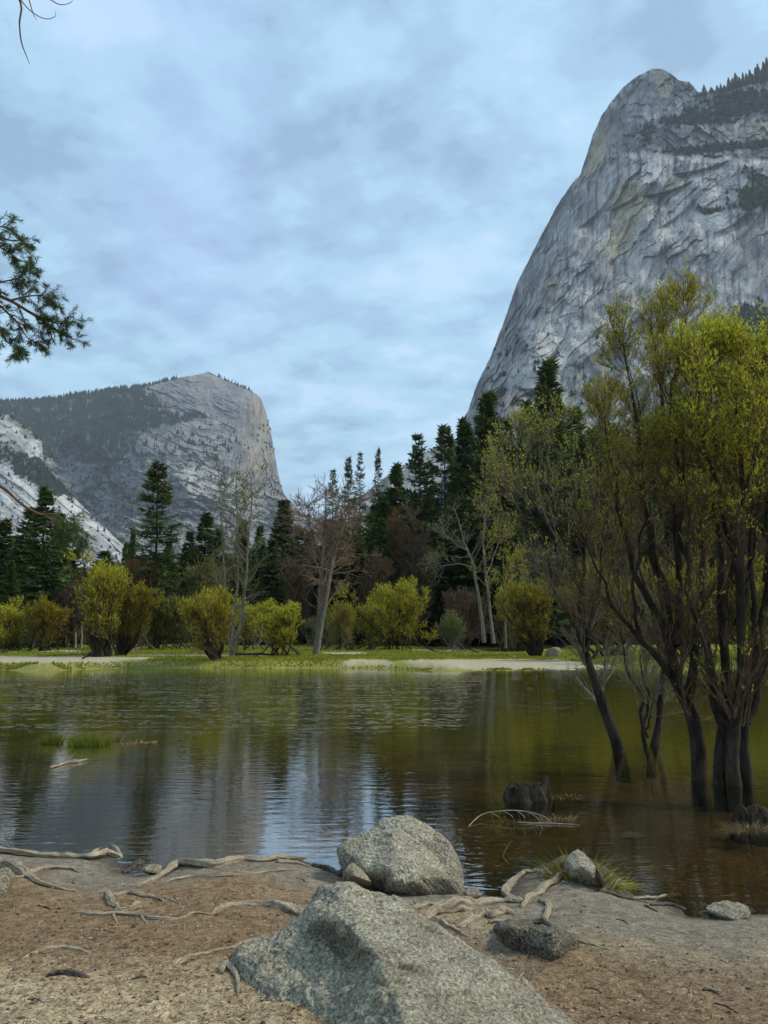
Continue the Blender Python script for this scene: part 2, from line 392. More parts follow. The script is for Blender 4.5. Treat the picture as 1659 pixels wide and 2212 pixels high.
# wind-ruffled band out on the lake
yb = m.ramp(m.math('DIVIDE', sp_.outputs[1], 60.0), [(0.26, 0.0), (0.36, 0.5), (0.50, 1.0), (0.60, 0.8), (0.66, 0.0)])
patch = m.ramp(m.noise(m.coord((0.30, 1.6, 1)), 1.5, 6, 0.78), [(0.50, 0.0), (0.60, 1.0)])
xb = m.ramp(m.math('MULTIPLY_ADD', sp_.outputs[0], 0.02, 0.5), [(0.45, 1.0), (0.68, 0.0)])
wind = m.math('MULTIPLY', m.math('MULTIPLY', yb, patch), xb)
hh = m.math('ADD', m.math('MULTIPLY', r1, 0.0042), m.math('MULTIPLY', r2, 0.0011))
hh = m.math('ADD', hh, m.math('MULTIPLY', r3, 0.004))
hh = m.math('ADD', hh, m.math('MULTIPLY', m.math('MULTIPLY', m.ramp(m.noise(m.coord((0.8, 1.8, 1)), 5.0, 3, 0.6, 0.3), [(0.52, 0.0), (0.64, 1.0)], 'EASE'), 0.024), wind))
bn = m.bump(hh, 1.0, 1.0)
fr = m.n('ShaderNodeFresnel'); fr.inputs['IOR'].default_value = 1.33; m.l(bn, fr.inputs['Normal'])
gl = m.n('ShaderNodeBsdfGlossy'); gl.inputs['Roughness'].default_value = 0.015; m.l(bn, gl.inputs['Normal']); gl.inputs['Color'].default_value = (0.97, 0.98, 1, 1)
tr = m.n('ShaderNodeBsdfTransparent'); tr.inputs['Color'].default_value = (0.80, 0.80, 0.62, 1)
mx = m.n('ShaderNodeMixShader'); m.l(m.math('POWER', fr.outputs[0], 0.43), mx.inputs[0]); m.l(tr.outputs[0], mx.inputs[1]); m.l(gl.outputs[0], mx.inputs[2]); m.l(mx.outputs[0], m.out.inputs[0])
wv = np.array([(-260, 2.5, 0), (260, 2.5, 0), (260, 150, 0), (-260, 150, 0)], float)
tag(obj('water', mesh('water', wv, np.array([[0, 1, 2, 3]]), m.m)), kind='structure')
WATER = m.m

# ================================================================ MOUNTAINS
mr = MN('granite'); vc = mr.attr('Col', 'Color')
v = mr.coord((1, 1, .5)); na = mr.noise(v, 0.05, 8, 0.7)
c = mr.mix(1.0, vc, mr.ramp(na, [(0.3, 0.7), (0.7, 1.3)]), 'MULTIPLY')
GRAN = mr.pbr(c, 0.95, mr.bump(na, 0.5, 5.0), 0.1)
def resamp(sil, n, wx=1.0):
    s = np.array(sil, float); d = np.concatenate([[0], np.cumsum(np.hypot(np.diff(s[:, 0])*wx, np.diff(s[:, 1])))])
    q = np.linspace(0, d[-1], n); return np.interp(q, d, s[:, 0]), np.interp(q, d, s[:, 1])
def mountain(name, sil, ncol, nrow, base, depth, color, jag=1.0, back=700, seed=0, wx=1.0, label=None):
    sx, sy = resamp(sil, ncol, wx)
    sy = sy+jag*(2.2*fbm(sx*0.05, sy*0.05, o=4, s=seed)+1.0*vn(sx*.6, sy*.6, s=seed+2))
    t = np.linspace(0, 1, nrow)[:, None]; PX = np.broadcast_to(sx, (nrow, ncol)); PY = base+(sy[None, :]-base)*t
    hpx = (PY-sy[None, :])                        # picture distance below the skyline
    Yd = depth(PX, PY, hpx)
    P = at_y(PX, PY, Yd)
    colr = color(PX, PY, hpx)
    kb = np.array([0.03, 0.12, 0.35, 0.7, 1.0])[:, None, None]; top = P[-1][None]
    dirv = nrm(top[..., :2]*np.array([1., 1.]))
    B = np.repeat(top, len(kb), 0).copy(); B[..., :2] += dirv*kb*back; B[..., 2] -= (kb[..., 0]**1.6)*np.maximum(top[..., 2]+20, 0)*1.0
    P = np.concatenate([P, B]); colr = np.concatenate([colr, np.repeat(colr[-1:], len(kb), 0)])
    r, c_ = P.shape[:2]; idx = np.arange(r*c_).reshape(r, c_)
    F = np.stack([idx[:-1, :-1], idx[:-1, 1:], idx[1:, 1:], idx[1:, :-1]], -1).reshape(-1, 4)
    me = mesh(name, P.reshape(-1, 3), F, GRAN, False, col=np.clip(colr, 0.004, 1).reshape(-1, 3))
    o = obj(name, me); tag(o, kind='structure')
    return (PX, PY, P[:nrow])
G_DK, G_MD, G_LT, G_TAN, VEG = c3(.060, .060, .066), c3(.195, .190, .188), c3(.46, .44, .405), c3(.40, .325, .20), c3(.026, .036, .020)
def blob(px, py, x, y, rx, ry, ang=0.0, nz=0.35, s=0):
    ca, sa = math.cos(ang), math.sin(ang); u = ((px-x)*ca+(py-y)*sa)/rx; q = (-(px-x)*sa+(py-y)*ca)/ry
    return 1-sst(0.6, 1.3, np.sqrt(u*u+q*q)+nz*fbm(px*.04, py*.04, o=4, s=60+s))

# ---- the great wall at the right
RSIL = [(930,1120),(955,1040),(975,975),(987,944),(1000,905),(1012,885),(1030,830),(1060,770),(1090,690),(1117,612),(1137,571),(1162,523),(1202,446),(1238,393),(1253,377),(1267,336),(1279,296),(1299,251),(1323,215),(1348,187),(1376,164),(1408,150),(1433,149),(1449,160),(1471,176),(1489,176),(1508,199),(1522,197),(1554,201),(1587,192),(1659,170),(1760,140),(1900,100),(2100,80)]
def rot(px, py, a, x0=0, y0=0):
    ca, sa = np.cos(a), np.sin(a); return (px-x0)*ca+(py-y0)*sa, -(px-x0)*sa+(py-y0)*ca
REDGE = ([150, 377, 612, 944, 1100], [1400, 1253, 1117, 987, 940])
_memo = {}
def memo(f):
    def g(px, py):
        k = (f.__name__, id(px), id(py))
        if k not in _memo: _memo[k] = f(px, py)
        return _memo[k]
    return g
def slabs(a, b, fa, fb, s):
    """slab relief along direction a: three sizes of broken facets"""
    h, c, r = cells(a*fa, b*fb, s); h2, c2, r2 = cells(a*fa*2.3+3, b*fb*2.3, s+1); h3, c3_, r3 = cells(a*fa*5.1, b*fb*5.1+7, s+2)
    return h+0.45*h2+0.2*h3, c*(0.6+.4*c2)*(.8+.2*c3_)+(1-c)*sst(-.1, .5, fbm(a*fa*.9, b*fb*.9, o=2, s=s+40)), 0.6*r+0.4*r2
@memo
def right_fields(px, py):
    X, Y = px+15*fbm(px*.012, py*.012, o=4, s=71), py+15*fbm(px*.012+9, py*.012, o=4, s=72)
    up = sst(345, 325, py-0.07*(px-1400)+9*fbm(px*.02, py*.02, s=73))*sst(1300, 1400, px+.5*(py-200))       # blocky upper storey
    edge = 1-sst(30, 120, px-np.interp(py, *REDGE)+20*fbm(px*.02, py*.02, s=70))
    a, b = rot(X, Y, R_(-56)+0.12*fbm(px*.006, py*.006, o=2, s=74), 1400, 550)
    dg = slabs(a, b, .010, .034, 75)
    a2, b2 = rot(X, Y, R_(-66), 1200, 600); ed = slabs(a2, b2, .014, .07, 85)
    bl = slabs(X, Y, .05, .035, 88)
    w = [up, (1-up)*edge, (1-up)*(1-edge)]
    return [sum(q*f[i] for q, f in zip(w, (bl, ed, dg))) for i in range(3)]+[up, edge]
def right_depth(px, py, h):
    rel, crk, rnd, up, edge = right_fields(px, py)
    base = 1180+0.59*(1150-py)+30*up
    e = np.clip(px-np.interp(py, *REDGE), 0, 400)
    base = base+170*np.exp(-e/45)-0.10*np.clip(px-1300, 0, 600)
    calm = (.4+.75*sst(-.25, .35, fbm(px*.009+4, py*.009, o=3, s=194)))*(1-.6*sst(1400, 1520, px+30*fbm(px*.02, py*.02, s=79))*sst(480, 540, py))
    base = base-11*rel*calm+4*(1-crk)*calm-22*fbm(px*.012, py*.012, o=3, s=81)-4*fbm(px*.05, py*.03, o=5, s=80, g=.62)
    # arched roofs: overhang steps
    for (x, y, rx, ry, a, d) in [(1330, 470, 70, 40, -.9, 26), (1385, 455, 60, 34, -.6, 20), (1345, 560, 95, 26, -1.05, 22), (1450, 430, 55, 20, -.3, 22), (1520, 380, 60, 16, -.25, 24), (1480, 480, 50, 22, -.7, 20), (1600, 500, 50, 24, -.6, 14), (1420, 600, 70, 22, -1.1, 16)]:
        ca, sa = math.cos(a), math.sin(a); u = ((px-x)*ca+(py-y)*sa)/rx; q = (-(px-x)*sa+(py-y)*ca)/ry
        base = base+d*sst(-1.0, -0.82, q+0.3*u*u)*(1-sst(-0.8, 1.3, q+0.3*u*u))*(1-sst(.7, 1.2, np.abs(u)))
    return base
def right_color(px, py, h):
    rel, crk, rnd, up, edge = right_fields(px, py)
    st = fbm(px*.13, py*.010, o=5, s=91)                                       # dark water streaks straight down
    a, b = rot(px, py, R_(-56), 1400, 550); ds = fbm(a*.010, b*.07, o=5, s=98, g=.62)
    c = lerp(np.broadcast_to(G_MD, px.shape+(3,)), G_LT*1.12, sst(-.35, .6, .8*(rnd-.5)+0.9*fbm(px*.012, py*.012, o=5, s=92, g=.6)+.5*ds+.15))
    c = lerp(c, G_DK, sst(0.0, 0.45, st)*0.75*(1-.5*sst(500, 900, py)))
    c = lerp(c, G_DK, sst(0.12, .6, ds)*0.5*(1-up))
    c = lerp(c, G_DK*.8, (1-crk)*.42)
    cl = np.abs(fbm(a*.006+3, b*.030, o=3, s=193)); c = lerp(c, G_DK*.6, (1-sst(.0, .035, cl))*.7*(1-up))   # long diagonal cracks
    c = lerp(c, G_DK, sst(0.0, .6, fbm(px*.33, py*.018, o=4, s=191))*.38)
    c = lerp(c, G_DK*1.5, np.clip(edge*.45+up*.5, 0, .7)*sst(-.6, .3, fbm(px*.03, py*.03, o=4, s=93)))
    for (x, y, rx, ry, a, k) in [(1364, 433, 42, 36, 0, .85), (1345, 500, 30, 75, .6, .6), (1290, 335, 16, 60, .4, .75), (1433, 185, 15, 34, -.3, .8), (1465, 400, 24, 18, 0, .6), (1640, 285, 26, 22, -.5, .7), (1190, 620, 18, 26, 0, .45)]:
        c = lerp(c, G_TAN, blob(px, py, x, y, rx, ry, a, .5, 1)*k*(0.6+.4*sst(-.4, .2, st)))
    for (x, y, rx, ry, a, k) in [(1205, 735, 62, 60, .3, .85), (1160, 800, 70, 30, -.3, .8), (1290, 700, 90, 20, -.2, .5), (1540, 440, 40, 60, .5, .65), (1390, 570, 30, 80, .5, .5), (1500, 470, 60, 30, 0, .4)]:
        c = lerp(c, G_LT*1.12, blob(px, py, x, y, rx, ry, a, .6, 2)*k)
    c = lerp(c, c3(.50, .40, .34), blob(px, py, 1100, 870, 30, 28, 0, .6, 3)*.6)
    # scrub on ledges
    vg = np.zeros(px.shape)
    for (x, y, rx, ry, a, k) in [(1590, 235, 130, 22, -.15, .9), (1560, 318, 130, 9, -.08, .95), (1640, 425, 60, 26, -.25, .95), (1535, 455, 26, 8, 0, .9), (1640, 715, 60, 50, .5, 1), (1395, 285, 18, 20, 0, .8), (1500, 262, 90, 8, 0, .8), (1630, 380, 40, 12, .5, .7), (1620, 210, 110, 16, 0, .8)]:
        vg = np.maximum(vg, blob(px, py, x, y, rx, ry, a, .9, 4)*k)
    vg = np.maximum(vg, sst(.18, .42, fbm(px*.05, py*.09, o=4, s=95))*up*.55*sst(1400, 1500, px))
    vg = np.maximum(vg, sst(.12, .35, fbm(px*.035, py*.05, o=4, s=96))*sst(700, 850, py)*.8)
    c = lerp(c, VEG*1.3, vg)
    return c*(1+.18*fbm(px*.3, py*.3, o=3, s=97)[..., None])
MR = mountain('mountain_right', RSIL, 620, 720, 1380, right_depth, right_color, jag=1.2, seed=1, wx=1.3)

# ---- the far table mountain at the left
LSIL = [(-300,900),(-150,880),(0,869),(86,864),(146,856),(241,842),(314,834),(374,818),(421,810),(440,806),(449,803),(458,807),(477,817),(529,837),(555,852),(566,866),(573,885),(580,912),(584,930),(589,953),(598,1009),(606,1045),(613,1067),(628,1085),(658,1108),(690,1130),(740,1160),(800,1185)]
@memo
def left_fields(px, py):
    X, Y = px+9*fbm(px*.02, py*.02, o=3, s=101), py+9*fbm(px*.02+5, py*.02, o=3, s=102)
    face = sst(500, 560, px+0.25*(py-850))*sst(1075, 1000, py)
    a, b = rot(X, Y, R_(22), 400, 1000); sl = slabs(a, b, .022, .09, 103)
    a, b = rot(X, Y, R_(83), 550, 950); vt = slabs(a, b, .015, .13, 108)
    return [sl[i]*(1-face)+vt[i]*face for i in range(3)]+[face]
def left_depth(px, py, h):
    rel, crk, rnd, face = left_fields(px, py)
    d = 2500+3.8*(1200-py)
    d = d-190*sst(120, 330, px)*sst(1250, 900, py)
    e = np.clip(np.interp(py, [805, 852, 885, 953, 1009, 1067, 1130], [449, 555, 573, 589, 598, 613, 690])-px, 0, 400)
    d = d+230*np.exp(-e/20)+190*blob(px, py, 190, 1060, 70, 110, -.5, .3, 9)
    d = d-(10-4*face)*rel+5*(1-crk)-55*fbm(px*.012, py*.018, o=3, s=106)-13*fbm(px*.06, py*.06, o=4, s=107, g=.6)
    u = (px-430)/165; q = (py-1010)/118
    return d-190*sst(0, 1, np.clip(1-u*u-q*q, 0, 1))
def left_forest(px, py):
    line = np.interp(px, [0, 60, 150, 250, 330, 400, 430], [980, 990, 975, 960, 925, 905, 898])
    f = sst(14, -14, py-line+16*fbm(px*.03, py*.03, o=3, s=111))*(1-sst(290, 350, px-(py-850)*0.9+10*fbm(px*.04, py*.04, s=112)))
    f = np.maximum(f, blob(px, py, 190, 1080, 26, 130, .5, .7, 5)*.9)
    f = np.maximum(f, blob(px, py, 200, 960, 90, 40, .3, .8, 6)*.8)
    f = np.maximum(f, blob(px, py, 380, 905, 60, 10, -.1, .5, 7)*.9)
    f = np.maximum(f, sst(.1, .3, fbm(px*.05, py*.09, o=4, s=113))*sst(920, 960, py)*(1-sst(480, 560, px))*.65)
    f = np.maximum(f, blob(px, py, 300, 1085, 120, 22, .5, .8, 8)*.8)
    return f*(.12+.88*sst(-.22, .08, fbm(px*.055, py*.10, o=5, s=114, g=.6)+.07*sst(985, 930, py)-.05))
def left_color(px, py, h):
    rel, crk, rnd, face = left_fields(px, py)
    c = lerp(np.broadcast_to(G_MD, px.shape+(3,)), G_LT, sst(-.5, .6, (rnd-.4)+.9*fbm(px*.025, py*.035, o=5, s=121, g=.62))*(1-face*.3))
    c = lerp(c, G_DK, (1-crk)*.5)*.60
    c = lerp(c, G_DK, sst(0.0, .6, fbm(px*.4, py*.025, o=4, s=192))*.4)
    c = lerp(c, G_DK, sst(.05, .5, fbm(px*.03, py*.09, o=5, s=124, g=.65))*.6*(1-face))
    c = lerp(c, G_TAN*.9, face*.5*sst(-.4, .3, fbm(px*.09, py*.02, o=4, s=125))*sst(500, 560, px))
    c = lerp(c, G_DK*1.3, sst(.05, .5, fbm(px*.16, py*.015, o=4, s=122))*.55)
    c = lerp(c, G_MD*.95, blob(px, py, 440, 850, 100, 45, .2, .3, 9)*.5)
    c = lerp(c, G_LT*1.08, blob(px, py, 470, 1060, 100, 36, .35, .4, 10)*.6)
    f = left_forest(px, py)
    return lerp(c, VEG*1.4, f*.93)*(1+.15*fbm(px*.4, py*.4, o=2, s=123)[..., None])
ML = mountain('mountain_left', LSIL, 620, 420, 1385, left_depth, left_color, jag=0.6, seed=5, wx=1.0, back=1500)

# ---- granite spur in front of it
SSIL = [(-400,840),(-200,870),(-60,885),(0,893),(26,897),(52,920),(75,938),(90,950),(93,975),(96,1002),(112,1024),(129,1043),(172,1086),(215,1129),(258,1170),(300,1205),(360,1240)]
def spur_depth(px, py, h):
    a, b = rot(px, py, R_(38), 100, 1100); rel, crk, rnd = slabs(a, b, .012, .06, 131)
    return 1650+2.0*(1250-py)-5.5*rel+3*(1-crk)-20*fbm(px*.02, py*.02, o=4, s=132)-4*fbm(px*.1, py*.1, o=3, s=133)+80*sst(60, 0, h)
def spur_color(px, py, h):
    a, b = rot(px, py, R_(38), 100, 1100); rel, crk, rnd = slabs(a, b, .012, .06, 131); ds = fbm(a*.012, b*.10, o=5, s=137, g=.62)
    c = lerp(np.broadcast_to(G_MD*1.2, px.shape+(3,)), G_LT*1.12, sst(-.5, .5, rnd-.3+.7*fbm(px*.02, py*.02, o=4, s=138)))
    c = lerp(c, G_DK*1.3, np.clip((1-crk)*.5+sst(.05, .6, ds)*.5, 0, 1))
    f = np.maximum(blob(px, py, 90, 1030, 75, 22, .55, .7, 11), blob(px, py, 20, 985, 70, 14, .3, .9, 12)*.7)
    f = np.maximum(f, sst(.12, .35, fbm(px*.05, py*.08, o=4, s=135))*sst(1060, 1000, py)*.8)
    f = np.maximum(f, blob(px, py, 55, 925, 60, 12, .6, .9, 13)*.7)
    return lerp(c, VEG*2.0, f*.9)*(1+.12*fbm(px*.4, py*.4, o=2, s=136)[..., None])
MS = mountain('mountain_spur', SSIL, 330, 240, 1385, spur_depth, spur_color, jag=0.7, seed=9)

# ---- hazy ridge closing the valley
HSIL = [(600,1180),(640,1150),(700,1128),(740,1100),(800,1056),(840,1025),(876,1003),(931,971),(982,950),(1060,900),(1200,850),(1400,800)]
def ridge_depth(px, py, h): return 3600+1.6*(1200-py)*2-20*ridge(px*.03, py*.05, o=4, s=141)
def ridge_color(px, py, h):
    c = lerp(np.broadcast_to(G_MD*.9, px.shape+(3,)), G_LT*.8, sst(-.2, .6, ridge(px*.04, py*.06, o=4, s=142)))
    return lerp(c, VEG*1.6, sst(-.15, .3, fbm(px*.05, py*.05, o=4, s=143)))
MH = mountain('mountain_far', HSIL, 260, 100, 1385, ridge_depth, ridge_color, jag=1.0, seed=13, back=1500)
# ================================================================ TREES
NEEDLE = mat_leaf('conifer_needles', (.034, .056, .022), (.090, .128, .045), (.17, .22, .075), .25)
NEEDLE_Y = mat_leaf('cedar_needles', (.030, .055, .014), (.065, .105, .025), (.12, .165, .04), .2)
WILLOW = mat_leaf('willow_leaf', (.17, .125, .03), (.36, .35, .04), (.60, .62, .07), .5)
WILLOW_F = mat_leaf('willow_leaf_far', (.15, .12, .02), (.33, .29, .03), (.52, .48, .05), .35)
GREYLEAF = mat_leaf('budding_leaf', (.09, .09, .03), (.16, .17, .05), (.26, .28, .07), .3)
BRONZE = mat_leaf('bronze_leaf', (.045, .030, .020), (.095, .065, .045), (.16, .105, .07), .2)
RUST = mat_leaf('rust_leaf', (.07, .035, .015), (.13, .06, .025), (.20, .09, .035), .2)
BARK_D = mat_bark('dark_bark', (.018, .014, .011), (.075, .060, .046), 9, .8, .03)
BARK_W = mat_bark('willow_bark', (.010, .008, .006), (.075, .056, .040), 7, 1.0, .04, moss=(.035, .032, .012))
BARK_P = mat_bark('pale_bark', (.12, .10, .08), (.30, .27, .22), 5, .5, .02)
BARK_G = mat_bark('weathered_wood', (.20, .18, .15), (.42, .39, .34), 6, .5, .02)
TWIG_M = mat_bark('twig_bark', (.075, .045, .025), (.21, .14, .08), 12, .2, .004)
TWIG_P = mat_bark('pale_twig_bark', (.13, .105, .075), (.30, .25, .19), 12, .2, .004)
TWIG_R = mat_bark('reddish_twig_bark', (.14, .09, .06), (.32, .22, .15), 12, .2, .01)

def conifer(name, seed, n_br=150, t0=.12, droop=-.25, lean=.06, fill=26, spray=.55, wid=.16, prof=None, gap=0.0, mat=NEEDLE, topthin=1.0, trunk_r=.011):
    """unit conifer: height 1 m x 20 -> built 20 m tall with crown radius about 3 m at full profile"""
    g = np.random.default_rng(seed); H = 20.0
    prof = prof or (lambda t: np.clip((1-t)**.8*1.05, .02, 1)*np.clip(t*5, .35, 1))
    K = 24; z = np.linspace(0, H, K); tr = np.stack([.12*np.cumsum(g.normal(size=K))*.3, .12*np.cumsum(g.normal(size=K))*.3, z], -1)[None]
    r = np.linspace(H*trunk_r, .02, K)[None]
    a = Geo(); a.add(*tubes(tr, r, 8))
    t = np.sort(t0+(1-t0)*g.random(n_br)**.85); t = np.minimum(t, .985)
    if gap: t = t[np.abs(fbm(t*9, seed*1.7, o=2, s=seed)) > gap*.25]
    n = len(t); th = g.random(n)*6.283; R = 3.0*prof(t)*(.72+.42*g.random(n))*(1+.12*vn(th*1.0, t*5, s=seed))
    pos, _ = path_sample(np.repeat(tr, 1, 0), np.zeros(n, int), t)
    K2 = 6; u = np.linspace(0, 1, K2)[None, :, None]
    out_ = np.stack([np.cos(th), np.sin(th), np.zeros(n)], -1)[:, None, :]
    sl = (droop+.55*(t-.45))[:, None, None]
    P = pos[:, None, :]+out_*R[:, None, None]*u+np.array([0, 0, 1.])*R[:, None, None]*(sl*u+.20*u*u)+g.normal(0, .03, (n, K2, 3))*u
    a.add(*tubes(P, np.linspace(1, .25, K2)[None]*(.02+.014*R[:, None]), 4))
    leaf = Geo()
    per = (fill*(.35+.65*R/3)).astype(int)+3; idx = np.repeat(np.arange(n), per); m = len(idx)
    s = .15+.85*g.random(m)**.75
    b, d = path_sample(P, idx, s); side = nrm(np.cross(d, [0, 0, 1.])); sg = np.where(g.random(m) < .5, -1, 1)[:, None]
    D = nrm(d*(.5+.6*g.random((m, 1)))+side*sg*(.2+.9*g.random((m, 1)))+np.array([0, 0, 1.])*g.normal(-.12, .28, (m, 1)))
    b = b+side*sg*(g.random((m, 1))*.30*(1-s[:, None])*R[idx][:, None]*.7)+g.normal(0, .05, (m, 3))
    Ln = spray*(.5+.8*g.random(m)); W = nrm(np.cross(D, g.normal(size=(m, 3))*[.5, .5, .2]+[0, 0, .8]))
    V, F = rhombi(b, D, W, Ln, wid*(.6+.9*g.random(m)))
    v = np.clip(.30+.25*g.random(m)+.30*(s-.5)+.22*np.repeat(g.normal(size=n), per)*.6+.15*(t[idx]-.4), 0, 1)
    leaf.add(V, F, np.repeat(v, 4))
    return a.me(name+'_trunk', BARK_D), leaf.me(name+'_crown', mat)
pine_prof = lambda t: np.clip(np.interp(t, [0, .2, .45, .75, .93, 1], [.35, .8, .95, .6, .25, .05]), 0, 1)
fir_prof = lambda t: np.interp(t, [0, .12, .3, 1], [.7, 1.0, .95, .03])
spire_prof = lambda t: np.interp(t, [0, .3, .7, 1], [1.0, .85, .48, .04])
CON = {
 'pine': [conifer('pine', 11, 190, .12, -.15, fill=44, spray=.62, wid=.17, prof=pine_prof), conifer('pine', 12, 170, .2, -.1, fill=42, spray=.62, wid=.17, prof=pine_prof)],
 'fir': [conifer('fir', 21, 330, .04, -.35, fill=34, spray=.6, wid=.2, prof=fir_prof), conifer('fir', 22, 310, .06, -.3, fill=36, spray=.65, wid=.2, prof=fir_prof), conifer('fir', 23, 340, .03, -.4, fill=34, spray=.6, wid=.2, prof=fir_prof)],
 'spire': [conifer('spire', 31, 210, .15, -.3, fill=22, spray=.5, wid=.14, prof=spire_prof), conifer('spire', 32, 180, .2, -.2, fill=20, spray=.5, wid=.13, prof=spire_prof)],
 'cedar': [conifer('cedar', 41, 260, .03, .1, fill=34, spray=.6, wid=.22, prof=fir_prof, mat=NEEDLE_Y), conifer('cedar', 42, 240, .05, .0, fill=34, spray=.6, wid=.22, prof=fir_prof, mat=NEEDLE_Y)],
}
rg = np.random.default_rng(5)
def put_conifer(kind, px, top, wpx, Y, label, group='conifers of the forest behind the meadow', name=None, k=None):
    tm, lm = CON[kind][(k if k is not None else rg.integers(99)) % len(CON[kind])]
    b = at_y(px, 1385, Y); z0 = gz(b[0], Y)-.1; H = at_y(px, top, Y)[2]-z0; W = wpx*1.25*Y/FL/2
    o = bpy.data.objects.new(name or {'pine': 'pine_tree', 'fir': 'fir_tree', 'spire': 'spruce_tree', 'cedar': 'cedar_tree'}[kind], None); COL.objects.link(o)
    o.location = (b[0], Y, z0); o.scale = (W/3.0, W/3.0, H/20.0); o.rotation_euler = (0, 0, rg.random()*6.28)
    tag(o, label, 'tree', group); obj('trunk', tm, o); obj('crown', lm, o); return o
CONL = [
 ('fir', 77, 1052, 95, 84, 'broad dark conifer with the tallest pointed top in the clump at the left edge'),
 ('fir', 40, 1098, 80, 92, 'dark conifer just left of the tallest conifer at the left edge'),
 ('fir', 112, 1108, 70, 88, 'dark conifer just right of the tallest conifer at the left edge'),
 ('fir', -8, 1120, 90, 95, 'dark conifer cut off by the left edge of the picture'),
 ('cedar', 14, 1212, 48, 72, 'short lighter green bushy conifer at the left edge in front of the dark ones'),
 ('pine', 325, 1000, 92, 78, 'tall lone pine with open layered branches standing above the yellow willows'),
 ('cedar', 276, 1148, 40, 110, 'small dark conifer just left of the tall lone pine'),
 ('fir', 262, 1172, 34, 120, 'smallest dark conifer left of the tall lone pine against the granite slope'),
 ('fir', 357, 1168, 52, 105, 'low dark conifer just right of the tall lone pine'),
 ('fir', 434, 1108, 82, 118, 'broad dark conifer with a blunt top below the lit granite slabs'),
 ('fir', 398, 1150, 60, 125, 'dark conifer at the left shoulder of the broad blunt conifer'),
 ('cedar', 468, 1142, 66, 112, 'olive conifer behind the leftmost pair of thin bare trunks'),
 ('fir', 520, 1122, 60, 128, 'dark conifer seen between the thin green-tipped bare trees'),
 ('fir', 556, 1135, 56, 122, 'dark conifer right of the thin green-tipped bare trees'),
 ('fir', 608, 1080, 76, 104, 'dark pointed fir standing at the foot of the far cliff edge'),
 ('fir', 640, 1138, 56, 112, 'dark fir at the right shoulder of the pointed fir under the cliff edge'),
 ('spire', 669, 1142, 40, 120, 'small spire conifer just left of the brown twin-trunked bare tree'),
 ('spire', 716, 1014, 56, 112, 'spire conifer rising directly behind the brown twin-trunked bare tree'),
 ('spire', 753, 986, 54, 118, 'left one of the two close spire conifers on the skyline right of the bare tree'),
 ('spire', 777, 977, 50, 125, 'right one of the two close spire conifers on the skyline, slightly the taller'),
 ('spire', 818, 968, 46, 122, 'thinnest sparse spire conifer standing alone against the clouds'),
 ('fir', 858, 1000, 74, 116, 'dense dark fir just right of the thin lone spire'),
 ('pine', 909, 940, 74, 108, 'tall dark-trunked pine with a ragged top against the pale far ridge'),
 ('pine', 962, 921, 84, 106, 'tall dense pine between the ragged pine and the great cliff foot'),
 ('fir', 1012, 905, 90, 112, 'dark fir at the very foot of the great cliff edge'),
 ('fir', 1062, 848, 110, 102, 'tallest dark fir of the left-hand clump in front of the great cliff'),
 ('fir', 1108, 905, 80, 110, 'dark fir right of the tallest fir, half behind the leaning willow'),
 ('fir', 1150, 868, 86, 108, 'dark fir behind the crown of the leaning willow'),
 ('fir', 1202, 778, 120, 98, 'tall dark fir rising over the leaning willow before the pale rockslide'),
 ('fir', 1262, 880, 100, 104, 'dark fir behind the gap between the two willow crowns'),
 ('fir', 1330, 905, 110, 106, 'dark fir mostly hidden behind the big willow crown'),
 ('cedar', 825, 1118, 66, 96, 'light green conical cedar right of the brown bare tree'),
 ('cedar', 822, 1078, 74, 108, 'broad green conifer behind the light green conical cedar'),
 ('cedar', 1120, 1120, 76, 92, 'green cedar behind the slender green-leaved trunks'),
 ('cedar', 1150, 1085, 60, 100, 'lighter grey-green conifer behind the leaning willow trunk fork'),
 ('fir', 585, 1165, 60, 98, 'dark low fir between the yellow willows and the far cliff'),
]
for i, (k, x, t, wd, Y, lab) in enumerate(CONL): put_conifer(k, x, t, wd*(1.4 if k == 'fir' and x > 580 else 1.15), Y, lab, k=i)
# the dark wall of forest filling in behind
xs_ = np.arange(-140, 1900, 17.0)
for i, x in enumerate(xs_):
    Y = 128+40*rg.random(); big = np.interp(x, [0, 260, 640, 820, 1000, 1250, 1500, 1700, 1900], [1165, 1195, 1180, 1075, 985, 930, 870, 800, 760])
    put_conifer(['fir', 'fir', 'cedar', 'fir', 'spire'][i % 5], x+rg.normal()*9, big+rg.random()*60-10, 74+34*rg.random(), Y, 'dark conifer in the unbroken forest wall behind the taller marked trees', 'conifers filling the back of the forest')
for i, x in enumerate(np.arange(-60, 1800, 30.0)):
    put_conifer(['fir', 'cedar', 'fir'][i % 3], x+rg.normal()*10, np.interp(x, [0, 260, 500, 800, 1000, 1300, 1700], [1200, 1238, 1215, 1150, 1085, 1010, 940])+rg.random()*50, 84+30*rg.random(), 102+16*rg.random(), 'low dark conifer at the foot of the forest edge', 'low conifers along the forest foot')

